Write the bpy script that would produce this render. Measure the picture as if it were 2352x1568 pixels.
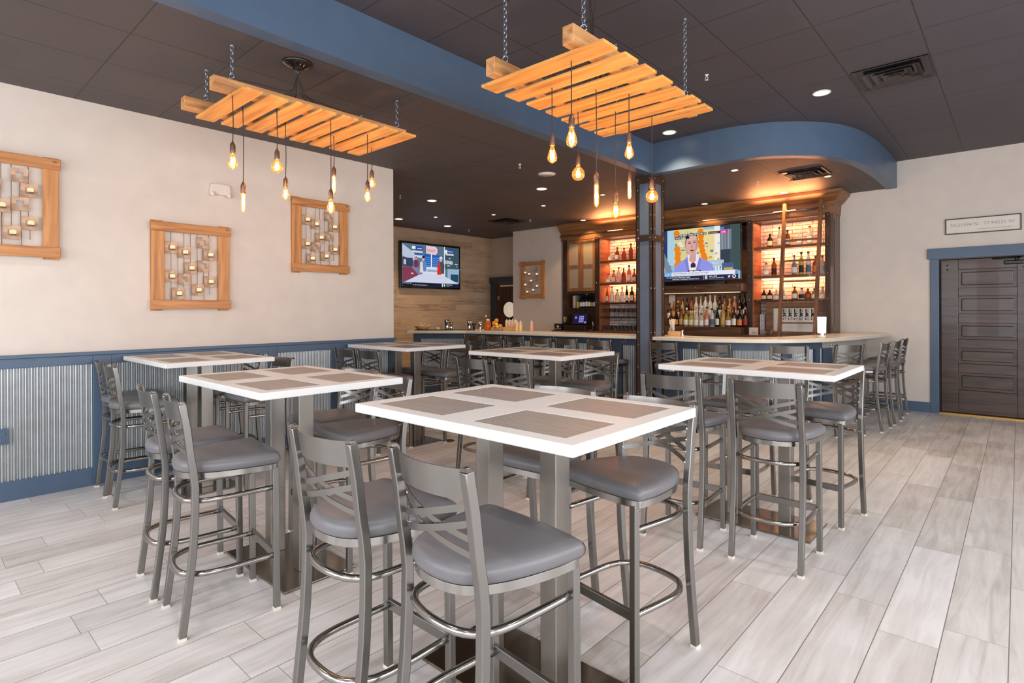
import bpy, bmesh, math, random
from mathutils import Vector, Matrix
PI = math.pi
for o in list(bpy.data.objects): bpy.data.objects.remove(o)
S = bpy.context.scene
COL = S.collection

# ------------------------------------------------------------ camera
cam = bpy.data.cameras.new('camera'); cam_o = bpy.data.objects.new('camera', cam); COL.objects.link(cam_o)
cam.sensor_fit = 'HORIZONTAL'; cam.sensor_width = 36.0; cam.lens = 36.0 * 1291.27 / 2352.0
cam.shift_y = -71.28 / 2352.0; cam.clip_start = 0.05
_a = math.radians(42.034); _r = math.radians(0.2)
F_ = Vector((-math.sin(_a), math.cos(_a), 0)); R_ = Vector((math.cos(_a), math.sin(_a), 0)); U_ = Vector((0, 0, 1))
Rc = R_ * math.cos(_r) - U_ * math.sin(_r); Uc = U_ * math.cos(_r) + R_ * math.sin(_r)
M = Matrix(((Rc.x, Uc.x, -F_.x, 0), (Rc.y, Uc.y, -F_.y, 0), (Rc.z, Uc.z, -F_.z, 1.45), (0, 0, 0, 1)))
cam_o.matrix_world = M
S.camera = cam_o

# ------------------------------------------------------------ view, world, daylight
S.view_settings.view_transform = 'Standard'; S.view_settings.look = 'None'
S.view_settings.gamma = 1.0; S.view_settings.use_curve_mapping = False
S.view_settings.exposure = 0.0
W = bpy.data.worlds.new('world'); S.world = W; W.use_nodes = True
W.node_tree.nodes['Background'].inputs[0].default_value = (0.75, 0.86, 1.0, 1); W.node_tree.nodes['Background'].inputs[1].default_value = 1.2

def area(name, loc, rot, sx, sy, power, color, spread=PI):
    l = bpy.data.lights.new(name, 'AREA'); l.shape = 'RECTANGLE'; l.size = sx; l.size_y = sy; l.energy = power; l.color = color; l.spread = spread
    o = bpy.data.objects.new(name, l); COL.objects.link(o); o.location = loc; o.rotation_euler = rot
    return o
DAY = (0.95, 0.97, 1.0)
# daylight through the four shop windows behind the camera and the three on its right
BACKWIN = [(-5.3, -3.3), (-2.9, -0.9), (-0.5, 1.5), (1.9, 3.5)]
SIDEWIN = [(-1.75, 0.55), (1.25, 3.55), (4.25, 6.55)]
for x0, x1 in BACKWIN: area('window_daylight', ((x0 + x1) / 2, -2.66, 1.75), (-PI / 2, 0, PI), x1 - x0 - .1, 2.3, 66, DAY)
for y0, y1 in SIDEWIN: area('window_daylight', (3.66, (y0 + y1) / 2, 1.75), (-PI / 2, 0, -PI / 2), y1 - y0 - .1, 2.3, 105, DAY)

# ------------------------------------------------------------ materials
def lin(c):
    c = c / 255.0
    return c / 12.92 if c <= 0.04045 else ((c + 0.055) / 1.055) ** 2.4
def rgb(r, g, b): return (lin(r), lin(g), lin(b), 1.0)
MATS = {}
def nodes_of(name):
    m = bpy.data.materials.new(name); m.use_nodes = True
    nt = m.node_tree
    return m, nt, nt.nodes['Principled BSDF']
def N(nt, t, **kw):
    n = nt.nodes.new(t)
    for k, v in kw.items(): setattr(n, k, v)
    return n
def mat(name, col, rough=0.5, metal=0.0, spec=0.5, bump=0.0, bscale=40.0, var=0.0, vscale=6.0, stretch=(1, 1, 1), coat=0.0, trans=0.0, emit=None, estr=0.0):
    """base material: flat colour with optional noise variation, bump and stretched grain"""
    if name in MATS: return MATS[name]
    m, nt, p = nodes_of(name)
    p.inputs['Base Color'].default_value = col; p.inputs['Roughness'].default_value = rough; p.inputs['Metallic'].default_value = metal
    p.inputs['Specular IOR Level'].default_value = spec; p.inputs['Coat Weight'].default_value = coat; p.inputs['Transmission Weight'].default_value = trans
    if emit: p.inputs['Emission Color'].default_value = emit; p.inputs['Emission Strength'].default_value = estr
    tc = N(nt, 'ShaderNodeTexCoord'); mp = N(nt, 'ShaderNodeMapping'); mp.inputs['Scale'].default_value = stretch
    nt.links.new(tc.outputs['Object'], mp.inputs['Vector'])
    nz = N(nt, 'ShaderNodeTexNoise'); nz.inputs['Scale'].default_value = vscale; nz.inputs['Detail'].default_value = 5
    nt.links.new(mp.outputs[0], nz.inputs['Vector'])
    v = max(var, 0.03)
    mr = N(nt, 'ShaderNodeMapRange'); mr.inputs['From Min'].default_value = 0.3; mr.inputs['From Max'].default_value = 0.7
    mr.inputs['To Min'].default_value = 1 - v; mr.inputs['To Max'].default_value = 1 + v
    nt.links.new(nz.outputs['Fac'], mr.inputs['Value'])
    mx = N(nt, 'ShaderNodeVectorMath', operation='SCALE'); mx.inputs[0].default_value = col[:3]
    nt.links.new(mr.outputs[0], mx.inputs['Scale']); nt.links.new(mx.outputs[0], p.inputs['Base Color'])
    if bump > 0:
        b2 = N(nt, 'ShaderNodeTexNoise'); b2.inputs['Scale'].default_value = bscale; b2.inputs['Detail'].default_value = 3
        nt.links.new(mp.outputs[0], b2.inputs['Vector'])
        bp = N(nt, 'ShaderNodeBump'); bp.inputs['Strength'].default_value = bump; bp.inputs['Distance'].default_value = 0.01
        nt.links.new(b2.outputs['Fac'], bp.inputs['Height']); nt.links.new(bp.outputs[0], p.inputs['Normal'])
    MATS[name] = m
    return m
def emis(name, col, s):
    if name in MATS: return MATS[name]
    m = bpy.data.materials.new(name); m.use_nodes = True; nt = m.node_tree; nt.nodes.clear()
    e = N(nt, 'ShaderNodeEmission'); e.inputs[0].default_value = col; e.inputs[1].default_value = s
    o = N(nt, 'ShaderNodeOutputMaterial'); nt.links.new(e.outputs[0], o.inputs[0]); MATS[name] = m
    return m
def mth(nt, op, a, b=None, c=None):
    n = N(nt, 'ShaderNodeMath', operation=op)
    for i, x in enumerate((a, b, c)):
        if x is None: continue
        if isinstance(x, (int, float)): n.inputs[i].default_value = x
        else: nt.links.new(x, n.inputs[i])
    return n.outputs[0]
def wood(name, c1, c2, axis='X', scale=1.0, rough=0.45, knots=0.0, coat=0.0, thin='Z'):
    """grained wood, the grain running along one object axis"""
    if name in MATS: return MATS[name]
    m, nt, p = nodes_of(name)
    tc = N(nt, 'ShaderNodeTexCoord'); mp = N(nt, 'ShaderNodeMapping')
    s = [22 * scale] * 3; s['XYZ'.index(axis)] = 1.6 * scale; mp.inputs['Scale'].default_value = s
    nt.links.new(tc.outputs['Object'], mp.inputs['Vector'])
    nz = N(nt, 'ShaderNodeTexNoise'); nz.inputs['Scale'].default_value = 1.0; nz.inputs['Detail'].default_value = 8; nz.inputs['Distortion'].default_value = 0.6
    nt.links.new(mp.outputs[0], nz.inputs['Vector'])
    cr = N(nt, 'ShaderNodeValToRGB'); cr.color_ramp.elements[0].position = 0.32; cr.color_ramp.elements[0].color = c2
    cr.color_ramp.elements[1].position = 0.62; cr.color_ramp.elements[1].color = c1
    nt.links.new(nz.outputs['Fac'], cr.inputs[0]); out = cr.outputs[0]
    if knots > 0:
        m2 = N(nt, 'ShaderNodeMapping'); s2 = [7.0] * 3; s2['XYZ'.index(axis)] = 4.2; s2['XYZ'.index(thin)] = 0.0; m2.inputs['Scale'].default_value = s2
        nt.links.new(tc.outputs['Object'], m2.inputs['Vector'])
        vo = N(nt, 'ShaderNodeTexVoronoi'); vo.inputs['Scale'].default_value = 1.0; nt.links.new(m2.outputs[0], vo.inputs['Vector'])
        k = N(nt, 'ShaderNodeMapRange'); k.inputs['From Min'].default_value = 0.03; k.inputs['From Max'].default_value = 0.11
        k.inputs['To Min'].default_value = 1 - knots; k.inputs['To Max'].default_value = 1.0; nt.links.new(vo.outputs['Distance'], k.inputs['Value'])
        sc = N(nt, 'ShaderNodeVectorMath', operation='SCALE'); nt.links.new(out, sc.inputs[0]); nt.links.new(k.outputs[0], sc.inputs['Scale']); out = sc.outputs[0]
    nt.links.new(out, p.inputs['Base Color']); p.inputs['Roughness'].default_value = rough; p.inputs['Coat Weight'].default_value = coat
    bp = N(nt, 'ShaderNodeBump'); bp.inputs['Strength'].default_value = 0.15; bp.inputs['Distance'].default_value = 0.01
    nt.links.new(nz.outputs['Fac'], bp.inputs['Height']); nt.links.new(bp.outputs[0], p.inputs['Normal'])
    MATS[name] = m
    return m

def planks(name, pw, pl, ax_len, ax_w, cols, seam, seamw, rough, grain=1.0, bumpy=0.12, off=0.0):
    """boards of width pw and length pl laid along ax_len, staggered at random, each with its own tone"""
    m, nt, p = nodes_of(name)
    tc = N(nt, 'ShaderNodeTexCoord'); sp = N(nt, 'ShaderNodeSeparateXYZ'); nt.links.new(tc.outputs['Object'], sp.inputs[0])
    L = sp.outputs[ax_len]; Wd = sp.outputs[ax_w]
    w = mth(nt, 'DIVIDE', mth(nt, 'ADD', Wd, 50.0 * pw + off), pw); row = mth(nt, 'FLOOR', w); fw = mth(nt, 'FRACT', w)
    wn = N(nt, 'ShaderNodeTexWhiteNoise'); wn.noise_dimensions = '1D'; nt.links.new(row, wn.inputs['W'])
    l = mth(nt, 'ADD', mth(nt, 'DIVIDE', mth(nt, 'ADD', L, 50.0), pl), wn.outputs['Value']); cl = mth(nt, 'FLOOR', l); fl = mth(nt, 'FRACT', l)
    cmb = N(nt, 'ShaderNodeCombineXYZ'); nt.links.new(row, cmb.inputs[0]); nt.links.new(cl, cmb.inputs[1])
    wn2 = N(nt, 'ShaderNodeTexWhiteNoise'); wn2.noise_dimensions = '3D'; nt.links.new(cmb.outputs[0], wn2.inputs['Vector'])
    gv = N(nt, 'ShaderNodeCombineXYZ')
    nt.links.new(mth(nt, 'MULTIPLY', L, 1.4 * grain), gv.inputs[0]); nt.links.new(mth(nt, 'ADD', mth(nt, 'MULTIPLY', Wd, 16.0 * grain), mth(nt, 'MULTIPLY', wn2.outputs['Value'], 60.0)), gv.inputs[1])
    nt.links.new(mth(nt, 'MULTIPLY', wn2.outputs['Value'], 30.0), gv.inputs[2])
    nz = N(nt, 'ShaderNodeTexNoise'); nz.inputs['Scale'].default_value = 1.0; nz.inputs['Detail'].default_value = 9; nz.inputs['Roughness'].default_value = 0.62; nz.inputs['Distortion'].default_value = 1.1
    nt.links.new(gv.outputs[0], nz.inputs['Vector'])
    bl = N(nt, 'ShaderNodeTexNoise'); bl.inputs['Scale'].default_value = 2.2; bl.inputs['Detail'].default_value = 4
    bv = N(nt, 'ShaderNodeVectorMath', operation='ADD'); nt.links.new(tc.outputs['Object'], bv.inputs[0]); nt.links.new(wn2.outputs['Color'], bv.inputs[1]); nt.links.new(bv.outputs[0], bl.inputs['Vector'])
    t = mth(nt, 'ADD', mth(nt, 'MULTIPLY', nz.outputs['Fac'], 0.55), mth(nt, 'MULTIPLY', bl.outputs['Fac'], 0.3))
    t = mth(nt, 'ADD', t, mth(nt, 'MULTIPLY', wn2.outputs['Value'], 0.15))
    cr = N(nt, 'ShaderNodeValToRGB'); e = cr.color_ramp.elements
    e[0].position = 0.30; e[0].color = cols[0]; e[1].position = 0.66; e[1].color = cols[-1]
    if len(cols) == 3: x = e.new(0.46); x.color = cols[1]
    nt.links.new(t, cr.inputs[0])
    # seams
    dw = mth(nt, 'MULTIPLY', mth(nt, 'MINIMUM', fw, mth(nt, 'SUBTRACT', 1.0, fw)), pw)
    dl = mth(nt, 'MULTIPLY', mth(nt, 'MINIMUM', fl, mth(nt, 'SUBTRACT', 1.0, fl)), pl)
    d = mth(nt, 'MINIMUM', dw, mth(nt, 'MULTIPLY', dl, 1.6))
    sm = N(nt, 'ShaderNodeMapRange'); sm.inputs['From Min'].default_value = seamw * 0.45; sm.inputs['From Max'].default_value = seamw; nt.links.new(d, sm.inputs['Value'])
    mx = N(nt, 'ShaderNodeMix', data_type='RGBA'); nt.links.new(sm.outputs[0], mx.inputs['Factor']); mx.inputs['A'].default_value = seam; nt.links.new(cr.outputs[0], mx.inputs['B'])
    nt.links.new(mx.outputs['Result'], p.inputs['Base Color']); p.inputs['Roughness'].default_value = rough
    bp = N(nt, 'ShaderNodeBump'); bp.inputs['Strength'].default_value = bumpy; bp.inputs['Distance'].default_value = 0.01
    hh = mth(nt, 'ADD', mth(nt, 'MULTIPLY', nz.outputs['Fac'], 0.25), sm.outputs[0]); nt.links.new(hh, bp.inputs['Height']); nt.links.new(bp.outputs[0], p.inputs['Normal'])
    MATS[name] = m
    return m

def ceiling_mat(name, col, px, py, ox, oy):
    m, nt, p = nodes_of(name)
    tc = N(nt, 'ShaderNodeTexCoord'); sp = N(nt, 'ShaderNodeSeparateXYZ'); nt.links.new(tc.outputs['Object'], sp.inputs[0])
    ds = []
    for ax, pp, oo in ((0, px, ox), (1, py, oy)):
        f = mth(nt, 'FRACT', mth(nt, 'DIVIDE', mth(nt, 'ADD', sp.outputs[ax], 60 * pp - oo), pp))
        ds.append(mth(nt, 'MULTIPLY', mth(nt, 'MINIMUM', f, mth(nt, 'SUBTRACT', 1.0, f)), pp))
    d = mth(nt, 'MINIMUM', ds[0], ds[1])
    sm = N(nt, 'ShaderNodeMapRange'); sm.inputs['From Min'].default_value = 0.003; sm.inputs['From Max'].default_value = 0.006; nt.links.new(d, sm.inputs['Value'])
    fl = N(nt, 'ShaderNodeVectorMath', operation='FLOOR')
    sh = N(nt, 'ShaderNodeVectorMath', operation='DIVIDE'); nt.links.new(tc.outputs['Object'], sh.inputs[0]); sh.inputs[1].default_value = (px, py, 1)
    nt.links.new(sh.outputs[0], fl.inputs[0]); wn = N(nt, 'ShaderNodeTexWhiteNoise'); nt.links.new(fl.outputs[0], wn.inputs['Vector'])
    nz = N(nt, 'ShaderNodeTexNoise'); nz.inputs['Scale'].default_value = 260; nt.links.new(tc.outputs['Object'], nz.inputs['Vector'])
    k = mth(nt, 'ADD', 0.86, mth(nt, 'ADD', mth(nt, 'MULTIPLY', wn.outputs['Value'], 0.10), mth(nt, 'MULTIPLY', nz.outputs['Fac'], 0.14)))
    sc = N(nt, 'ShaderNodeVectorMath', operation='SCALE'); sc.inputs[0].default_value = col[:3]; nt.links.new(k, sc.inputs['Scale'])
    mx = N(nt, 'ShaderNodeMix', data_type='RGBA'); nt.links.new(sm.outputs[0], mx.inputs['Factor']); mx.inputs['A'].default_value = (col[0] * .45, col[1] * .45, col[2] * .45, 1); nt.links.new(sc.outputs[0], mx.inputs['B'])
    nt.links.new(mx.outputs['Result'], p.inputs['Base Color']); p.inputs['Roughness'].default_value = 0.6
    bp = N(nt, 'ShaderNodeBump'); bp.inputs['Strength'].default_value = 0.3; bp.inputs['Distance'].default_value = 0.01
    nt.links.new(sm.outputs[0], bp.inputs['Height']); nt.links.new(bp.outputs[0], p.inputs['Normal'])
    return m

def brick_mat(name):
    m, nt, p = nodes_of(name)
    tc = N(nt, 'ShaderNodeTexCoord'); sp = N(nt, 'ShaderNodeSeparateXYZ'); nt.links.new(tc.outputs['Object'], sp.inputs[0])
    cb = N(nt, 'ShaderNodeCombineXYZ'); nt.links.new(sp.outputs[0], cb.inputs[0]); nt.links.new(sp.outputs[2], cb.inputs[1])
    b = N(nt, 'ShaderNodeTexBrick'); nt.links.new(cb.outputs[0], b.inputs['Vector']); b.inputs['Scale'].default_value = 1.0
    b.inputs['Brick Width'].default_value = 0.30; b.inputs['Row Height'].default_value = 0.062; b.inputs['Mortar Size'].default_value = 0.006; b.offset = 0.5
    b.inputs['Color1'].default_value = rgb(238, 228, 220); b.inputs['Color2'].default_value = rgb(214, 198, 190); b.inputs['Mortar'].default_value = rgb(150, 122, 110)
    nz = N(nt, 'ShaderNodeTexNoise'); nz.inputs['Scale'].default_value = 14; nz.inputs['Detail'].default_value = 6; nt.links.new(tc.outputs['Object'], nz.inputs['Vector'])
    mr = N(nt, 'ShaderNodeMapRange'); mr.inputs['From Min'].default_value = 0.42; mr.inputs['From Max'].default_value = 0.6; mr.inputs['To Min'].default_value = 0.72; mr.inputs['To Max'].default_value = 1.0
    nt.links.new(nz.outputs['Fac'], mr.inputs['Value']); sc = N(nt, 'ShaderNodeVectorMath', operation='SCALE')
    nt.links.new(b.outputs['Color'], sc.inputs[0]); nt.links.new(mr.outputs[0], sc.inputs['Scale']); nt.links.new(sc.outputs[0], p.inputs['Base Color'])
    p.inputs['Roughness'].default_value = 0.8
    bp = N(nt, 'ShaderNodeBump'); bp.inputs['Strength'].default_value = 0.5; bp.inputs['Distance'].default_value = 0.01; bp.invert = True
    nt.links.new(b.outputs['Fac'], bp.inputs['Height']); nt.links.new(bp.outputs[0], p.inputs['Normal'])
    return m

def weave_mat(name):
    m, nt, p = nodes_of(name)
    tc = N(nt, 'ShaderNodeTexCoord')
    wv = N(nt, 'ShaderNodeTexChecker'); wv.inputs['Scale'].default_value = 260; nt.links.new(tc.outputs['Object'], wv.inputs['Vector'])
    wv.inputs['Color1'].default_value = rgb(178, 169, 163); wv.inputs['Color2'].default_value = rgb(132, 124, 119)
    mp = N(nt, 'ShaderNodeMapping'); mp.inputs['Scale'].default_value = (6, 160, 1); nt.links.new(tc.outputs['Object'], mp.inputs['Vector'])
    nz = N(nt, 'ShaderNodeTexNoise'); nz.inputs['Scale'].default_value = 1.0; nz.inputs['Detail'].default_value = 4; nt.links.new(mp.outputs[0], nz.inputs['Vector'])
    mr = N(nt, 'ShaderNodeMapRange'); mr.inputs['From Min'].default_value = 0.3; mr.inputs['From Max'].default_value = 0.7; mr.inputs['To Min'].default_value = 0.78; mr.inputs['To Max'].default_value = 1.18
    nt.links.new(nz.outputs['Fac'], mr.inputs['Value']); sc = N(nt, 'ShaderNodeVectorMath', operation='SCALE')
    nt.links.new(wv.outputs['Color'], sc.inputs[0]); nt.links.new(mr.outputs[0], sc.inputs['Scale']); nt.links.new(sc.outputs[0], p.inputs['Base Color'])
    p.inputs['Roughness'].default_value = 0.45
    bp = N(nt, 'ShaderNodeBump'); bp.inputs['Strength'].default_value = 0.2; bp.inputs['Distance'].default_value = 0.002
    nt.links.new(wv.outputs['Fac'], bp.inputs['Height']); nt.links.new(bp.outputs[0], p.inputs['Normal'])
    return m

def steel_mat(name, col, rough, axis, mott=0.10):
    """brushed clear-coated steel, the brushing running along one object axis"""
    m, nt, p = nodes_of(name)
    tc = N(nt, 'ShaderNodeTexCoord'); mp = N(nt, 'ShaderNodeMapping'); s = [130.0] * 3; s['XYZ'.index(axis)] = 3.0; mp.inputs['Scale'].default_value = s
    nt.links.new(tc.outputs['Object'], mp.inputs['Vector'])
    nz = N(nt, 'ShaderNodeTexNoise'); nz.inputs['Scale'].default_value = 1.0; nz.inputs['Detail'].default_value = 4; nt.links.new(mp.outputs[0], nz.inputs['Vector'])
    mr = N(nt, 'ShaderNodeMapRange'); mr.inputs['To Min'].default_value = rough - 0.02; mr.inputs['To Max'].default_value = rough + 0.03; nt.links.new(nz.outputs['Fac'], mr.inputs['Value']); nt.links.new(mr.outputs[0], p.inputs['Roughness'])
    n2 = N(nt, 'ShaderNodeTexNoise'); n2.inputs['Scale'].default_value = 5.0; nt.links.new(tc.outputs['Object'], n2.inputs['Vector'])
    m2 = N(nt, 'ShaderNodeMapRange'); m2.inputs['To Min'].default_value = 1 - mott; m2.inputs['To Max'].default_value = 1 + mott; nt.links.new(n2.outputs['Fac'], m2.inputs['Value'])
    sc = N(nt, 'ShaderNodeVectorMath', operation='SCALE'); sc.inputs[0].default_value = col[:3]; nt.links.new(m2.outputs[0], sc.inputs['Scale']); nt.links.new(sc.outputs[0], p.inputs['Base Color'])
    p.inputs['Metallic'].default_value = 1.0; p.inputs['Coat Weight'].default_value = 0.25; p.inputs['Coat Roughness'].default_value = 0.12
    return m

WALL = mat('painted_plaster', rgb(214, 203, 193), 0.6, bump=0.05, bscale=180, var=0.02)
TAUPE = mat('taupe_plaster', rgb(196, 180, 164), 0.6, bump=0.05, bscale=180, var=0.02)
BLUE = mat('blue_paint', rgb(76, 96, 120), 0.38, bump=0.03, bscale=90, var=0.04)
NAVY = mat('dark_navy_paint', rgb(56, 62, 72), 0.35, var=0.04)
COLBLUE = mat('column_blue_grey_paint', rgb(92, 104, 122), 0.4, var=0.06)
RUST = mat('oiled_bronze_steel', rgb(66, 50, 42), 0.45, metal=0.35, var=0.25, vscale=9)
RIVET = mat('rivet_steel', rgb(215, 210, 205), 0.25, metal=1.0)
FLOOR = planks('grey_plank_tile', 0.222, 1.22, 1, 0, (rgb(174, 166, 161), rgb(206, 201, 199), rgb(229, 228, 229)), rgb(128, 118, 112), 0.0026, 0.36, off=0.035)
PINEW = planks('whitewashed_shiplap', 0.145, 1.9, 1, 2, (rgb(146, 118, 94), rgb(196, 168, 140), rgb(214, 190, 162)), rgb(150, 120, 95), 0.0018, 0.55, grain=1.2)
CEIL = ceiling_mat('charcoal_ceiling_tile', rgb(84, 76, 76), 0.61, 0.605, -4.165, 1.03)
CEIL2 = ceiling_mat('charcoal_ceiling_tile_raised', rgb(77, 72, 77), 0.604, 0.604, -0.55, 2.87)
BRICK = brick_mat('whitewashed_brick')
WEAVE = weave_mat('woven_vinyl_inlay')
STOOL = steel_mat('clear_coated_gunmetal', rgb(138, 135, 131), 0.315, 'Z', 0.05)
POLISH = steel_mat('polished_gunmetal_tube', rgb(158, 155, 150), 0.2, 'X', 0.03)
BRUSHED = steel_mat('brushed_stainless', rgb(154, 148, 141), 0.32, 'Z', 0.08)
BASEPL = steel_mat('brushed_stainless_plate', rgb(140, 130, 118), 0.20, 'X')
VINYL = mat('grey_vinyl', rgb(106, 104, 107), 0.38, bump=0.04, bscale=220, var=0.02)
WHITE = mat('white_laminate', rgb(222, 222, 221), 0.42, var=0.01)
QUARTZ = mat('cream_quartz', rgb(222, 212, 198), 0.22, var=0.04, vscale=60)
GALV = mat('galvanised_sheet', rgb(182, 186, 188), 0.42, metal=0.8, var=0.06, vscale=12)
PINE = wood('pallet_pine', rgb(238, 176, 96), rgb(202, 132, 64), 'X', 1.0, 0.5, 0.35)
PINEY = wood('pallet_pine_rail', rgb(214, 160, 104), rgb(170, 112, 66), 'Y', 1.0, 0.5, 0.35)
FRAMEW = wood('frame_pine', rgb(206, 146, 88), rgb(166, 104, 56), 'Y', 1.0, 0.45, 0.55, thin='X')
FRAMEV = wood('frame_pine_upright', rgb(206, 146, 88), rgb(166, 104, 56), 'Z', 1.0, 0.45, 0.55, thin='X')
WALNUT = wood('walnut_stained_cabinet', rgb(98, 66, 42), rgb(58, 36, 24), 'Z', 1.0, 0.38, 0.0, 0.2)
WALNUTX = wood('walnut_stained_cabinet_rail', rgb(104, 70, 44), rgb(62, 38, 25), 'X', 1.0, 0.38, 0.0, 0.2)
ESPR = wood('espresso_door_wood', rgb(80, 58, 49), rgb(50, 35, 30), 'X', 1.0, 0.34, 0.0, 0.12)
LADDERW = wood('ladder_oak', rgb(128, 84, 52), rgb(86, 52, 30), 'Z', 1.0, 0.4)
BLACK = mat('black_plastic', rgb(22, 21, 22), 0.3)
BLACKM = mat('black_enamel', rgb(18, 17, 17), 0.22, coat=0.6)
CABLE = mat('brown_fabric_cable', rgb(52, 40, 34), 0.6)
CHROME = mat('chrome', rgb(225, 225, 225), 0.10, metal=1.0)
CHAINM = mat('zinc_chain', rgb(160, 166, 178), 0.28, metal=0.9)
BRONZE = mat('antique_bronze_socket', rgb(128, 102, 90), 0.36, metal=0.8)
IRONB = mat('brown_wrought_iron', rgb(136, 106, 90), 0.5, metal=0.1, var=0.1, vscale=30)
PEWTER = mat('hammered_pewter_plate', rgb(186, 152, 126), 0.42, metal=0.2, var=0.1, vscale=14)
BRASS = mat('brass_threshold', rgb(205, 165, 92), 0.28, metal=1.0)
PAPER = mat('paper_label', rgb(222, 210, 184), 0.7)
OFFW = mat('off_white_plastic', rgb(226, 216, 205), 0.4)
SIGNW = mat('sign_cream_board', rgb(226, 216, 208), 0.5)
INK = mat('grey_sign_lettering', rgb(172, 166, 166), 0.6)
CANDLE = emis('lit_tealight', rgb(255, 232, 184), 1.1)
FROST = mat('frosted_cabinet_glass', rgb(160, 146, 128), 0.45, spec=0.6)
def glassm(name, col, trans=0.85, rough=0.06, emit=0):
    m = mat(name, col, rough, trans=trans, var=0.0); m.node_tree.nodes['Principled BSDF'].inputs['IOR'].default_value = 1.35
    return m
def thin_glass(name, tint, gloss, blend=.35):
    m = bpy.data.materials.new(name); m.use_nodes = True; nt = m.node_tree; nt.nodes.clear()
    tr = N(nt, 'ShaderNodeBsdfTransparent'); tr.inputs[0].default_value = tint; gl = N(nt, 'ShaderNodeBsdfGlossy'); gl.inputs['Roughness'].default_value = .06; gl.inputs[0].default_value = gloss
    fr = N(nt, 'ShaderNodeLayerWeight'); fr.inputs[0].default_value = blend; mx = N(nt, 'ShaderNodeMixShader')
    nt.links.new(fr.outputs['Facing'], mx.inputs[0]); nt.links.new(tr.outputs[0], mx.inputs[1]); nt.links.new(gl.outputs[0], mx.inputs[2])
    o = N(nt, 'ShaderNodeOutputMaterial'); nt.links.new(mx.outputs[0], o.inputs[0]); MATS[name] = m
    return m
CLEAR = thin_glass('clear_glass', (.93, .93, .92, 1), (.95, .95, .95, 1), .5)
PANE = thin_glass('window_glass', (.97, .98, .98, 1), (.9, .9, .9, 1), .1)
SHADEBLUE = mat('shaded_blue_paint', rgb(74, 90, 110), 0.38, var=0.04)  # the room's blue, dulled to carry the shade on the bar face
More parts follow.
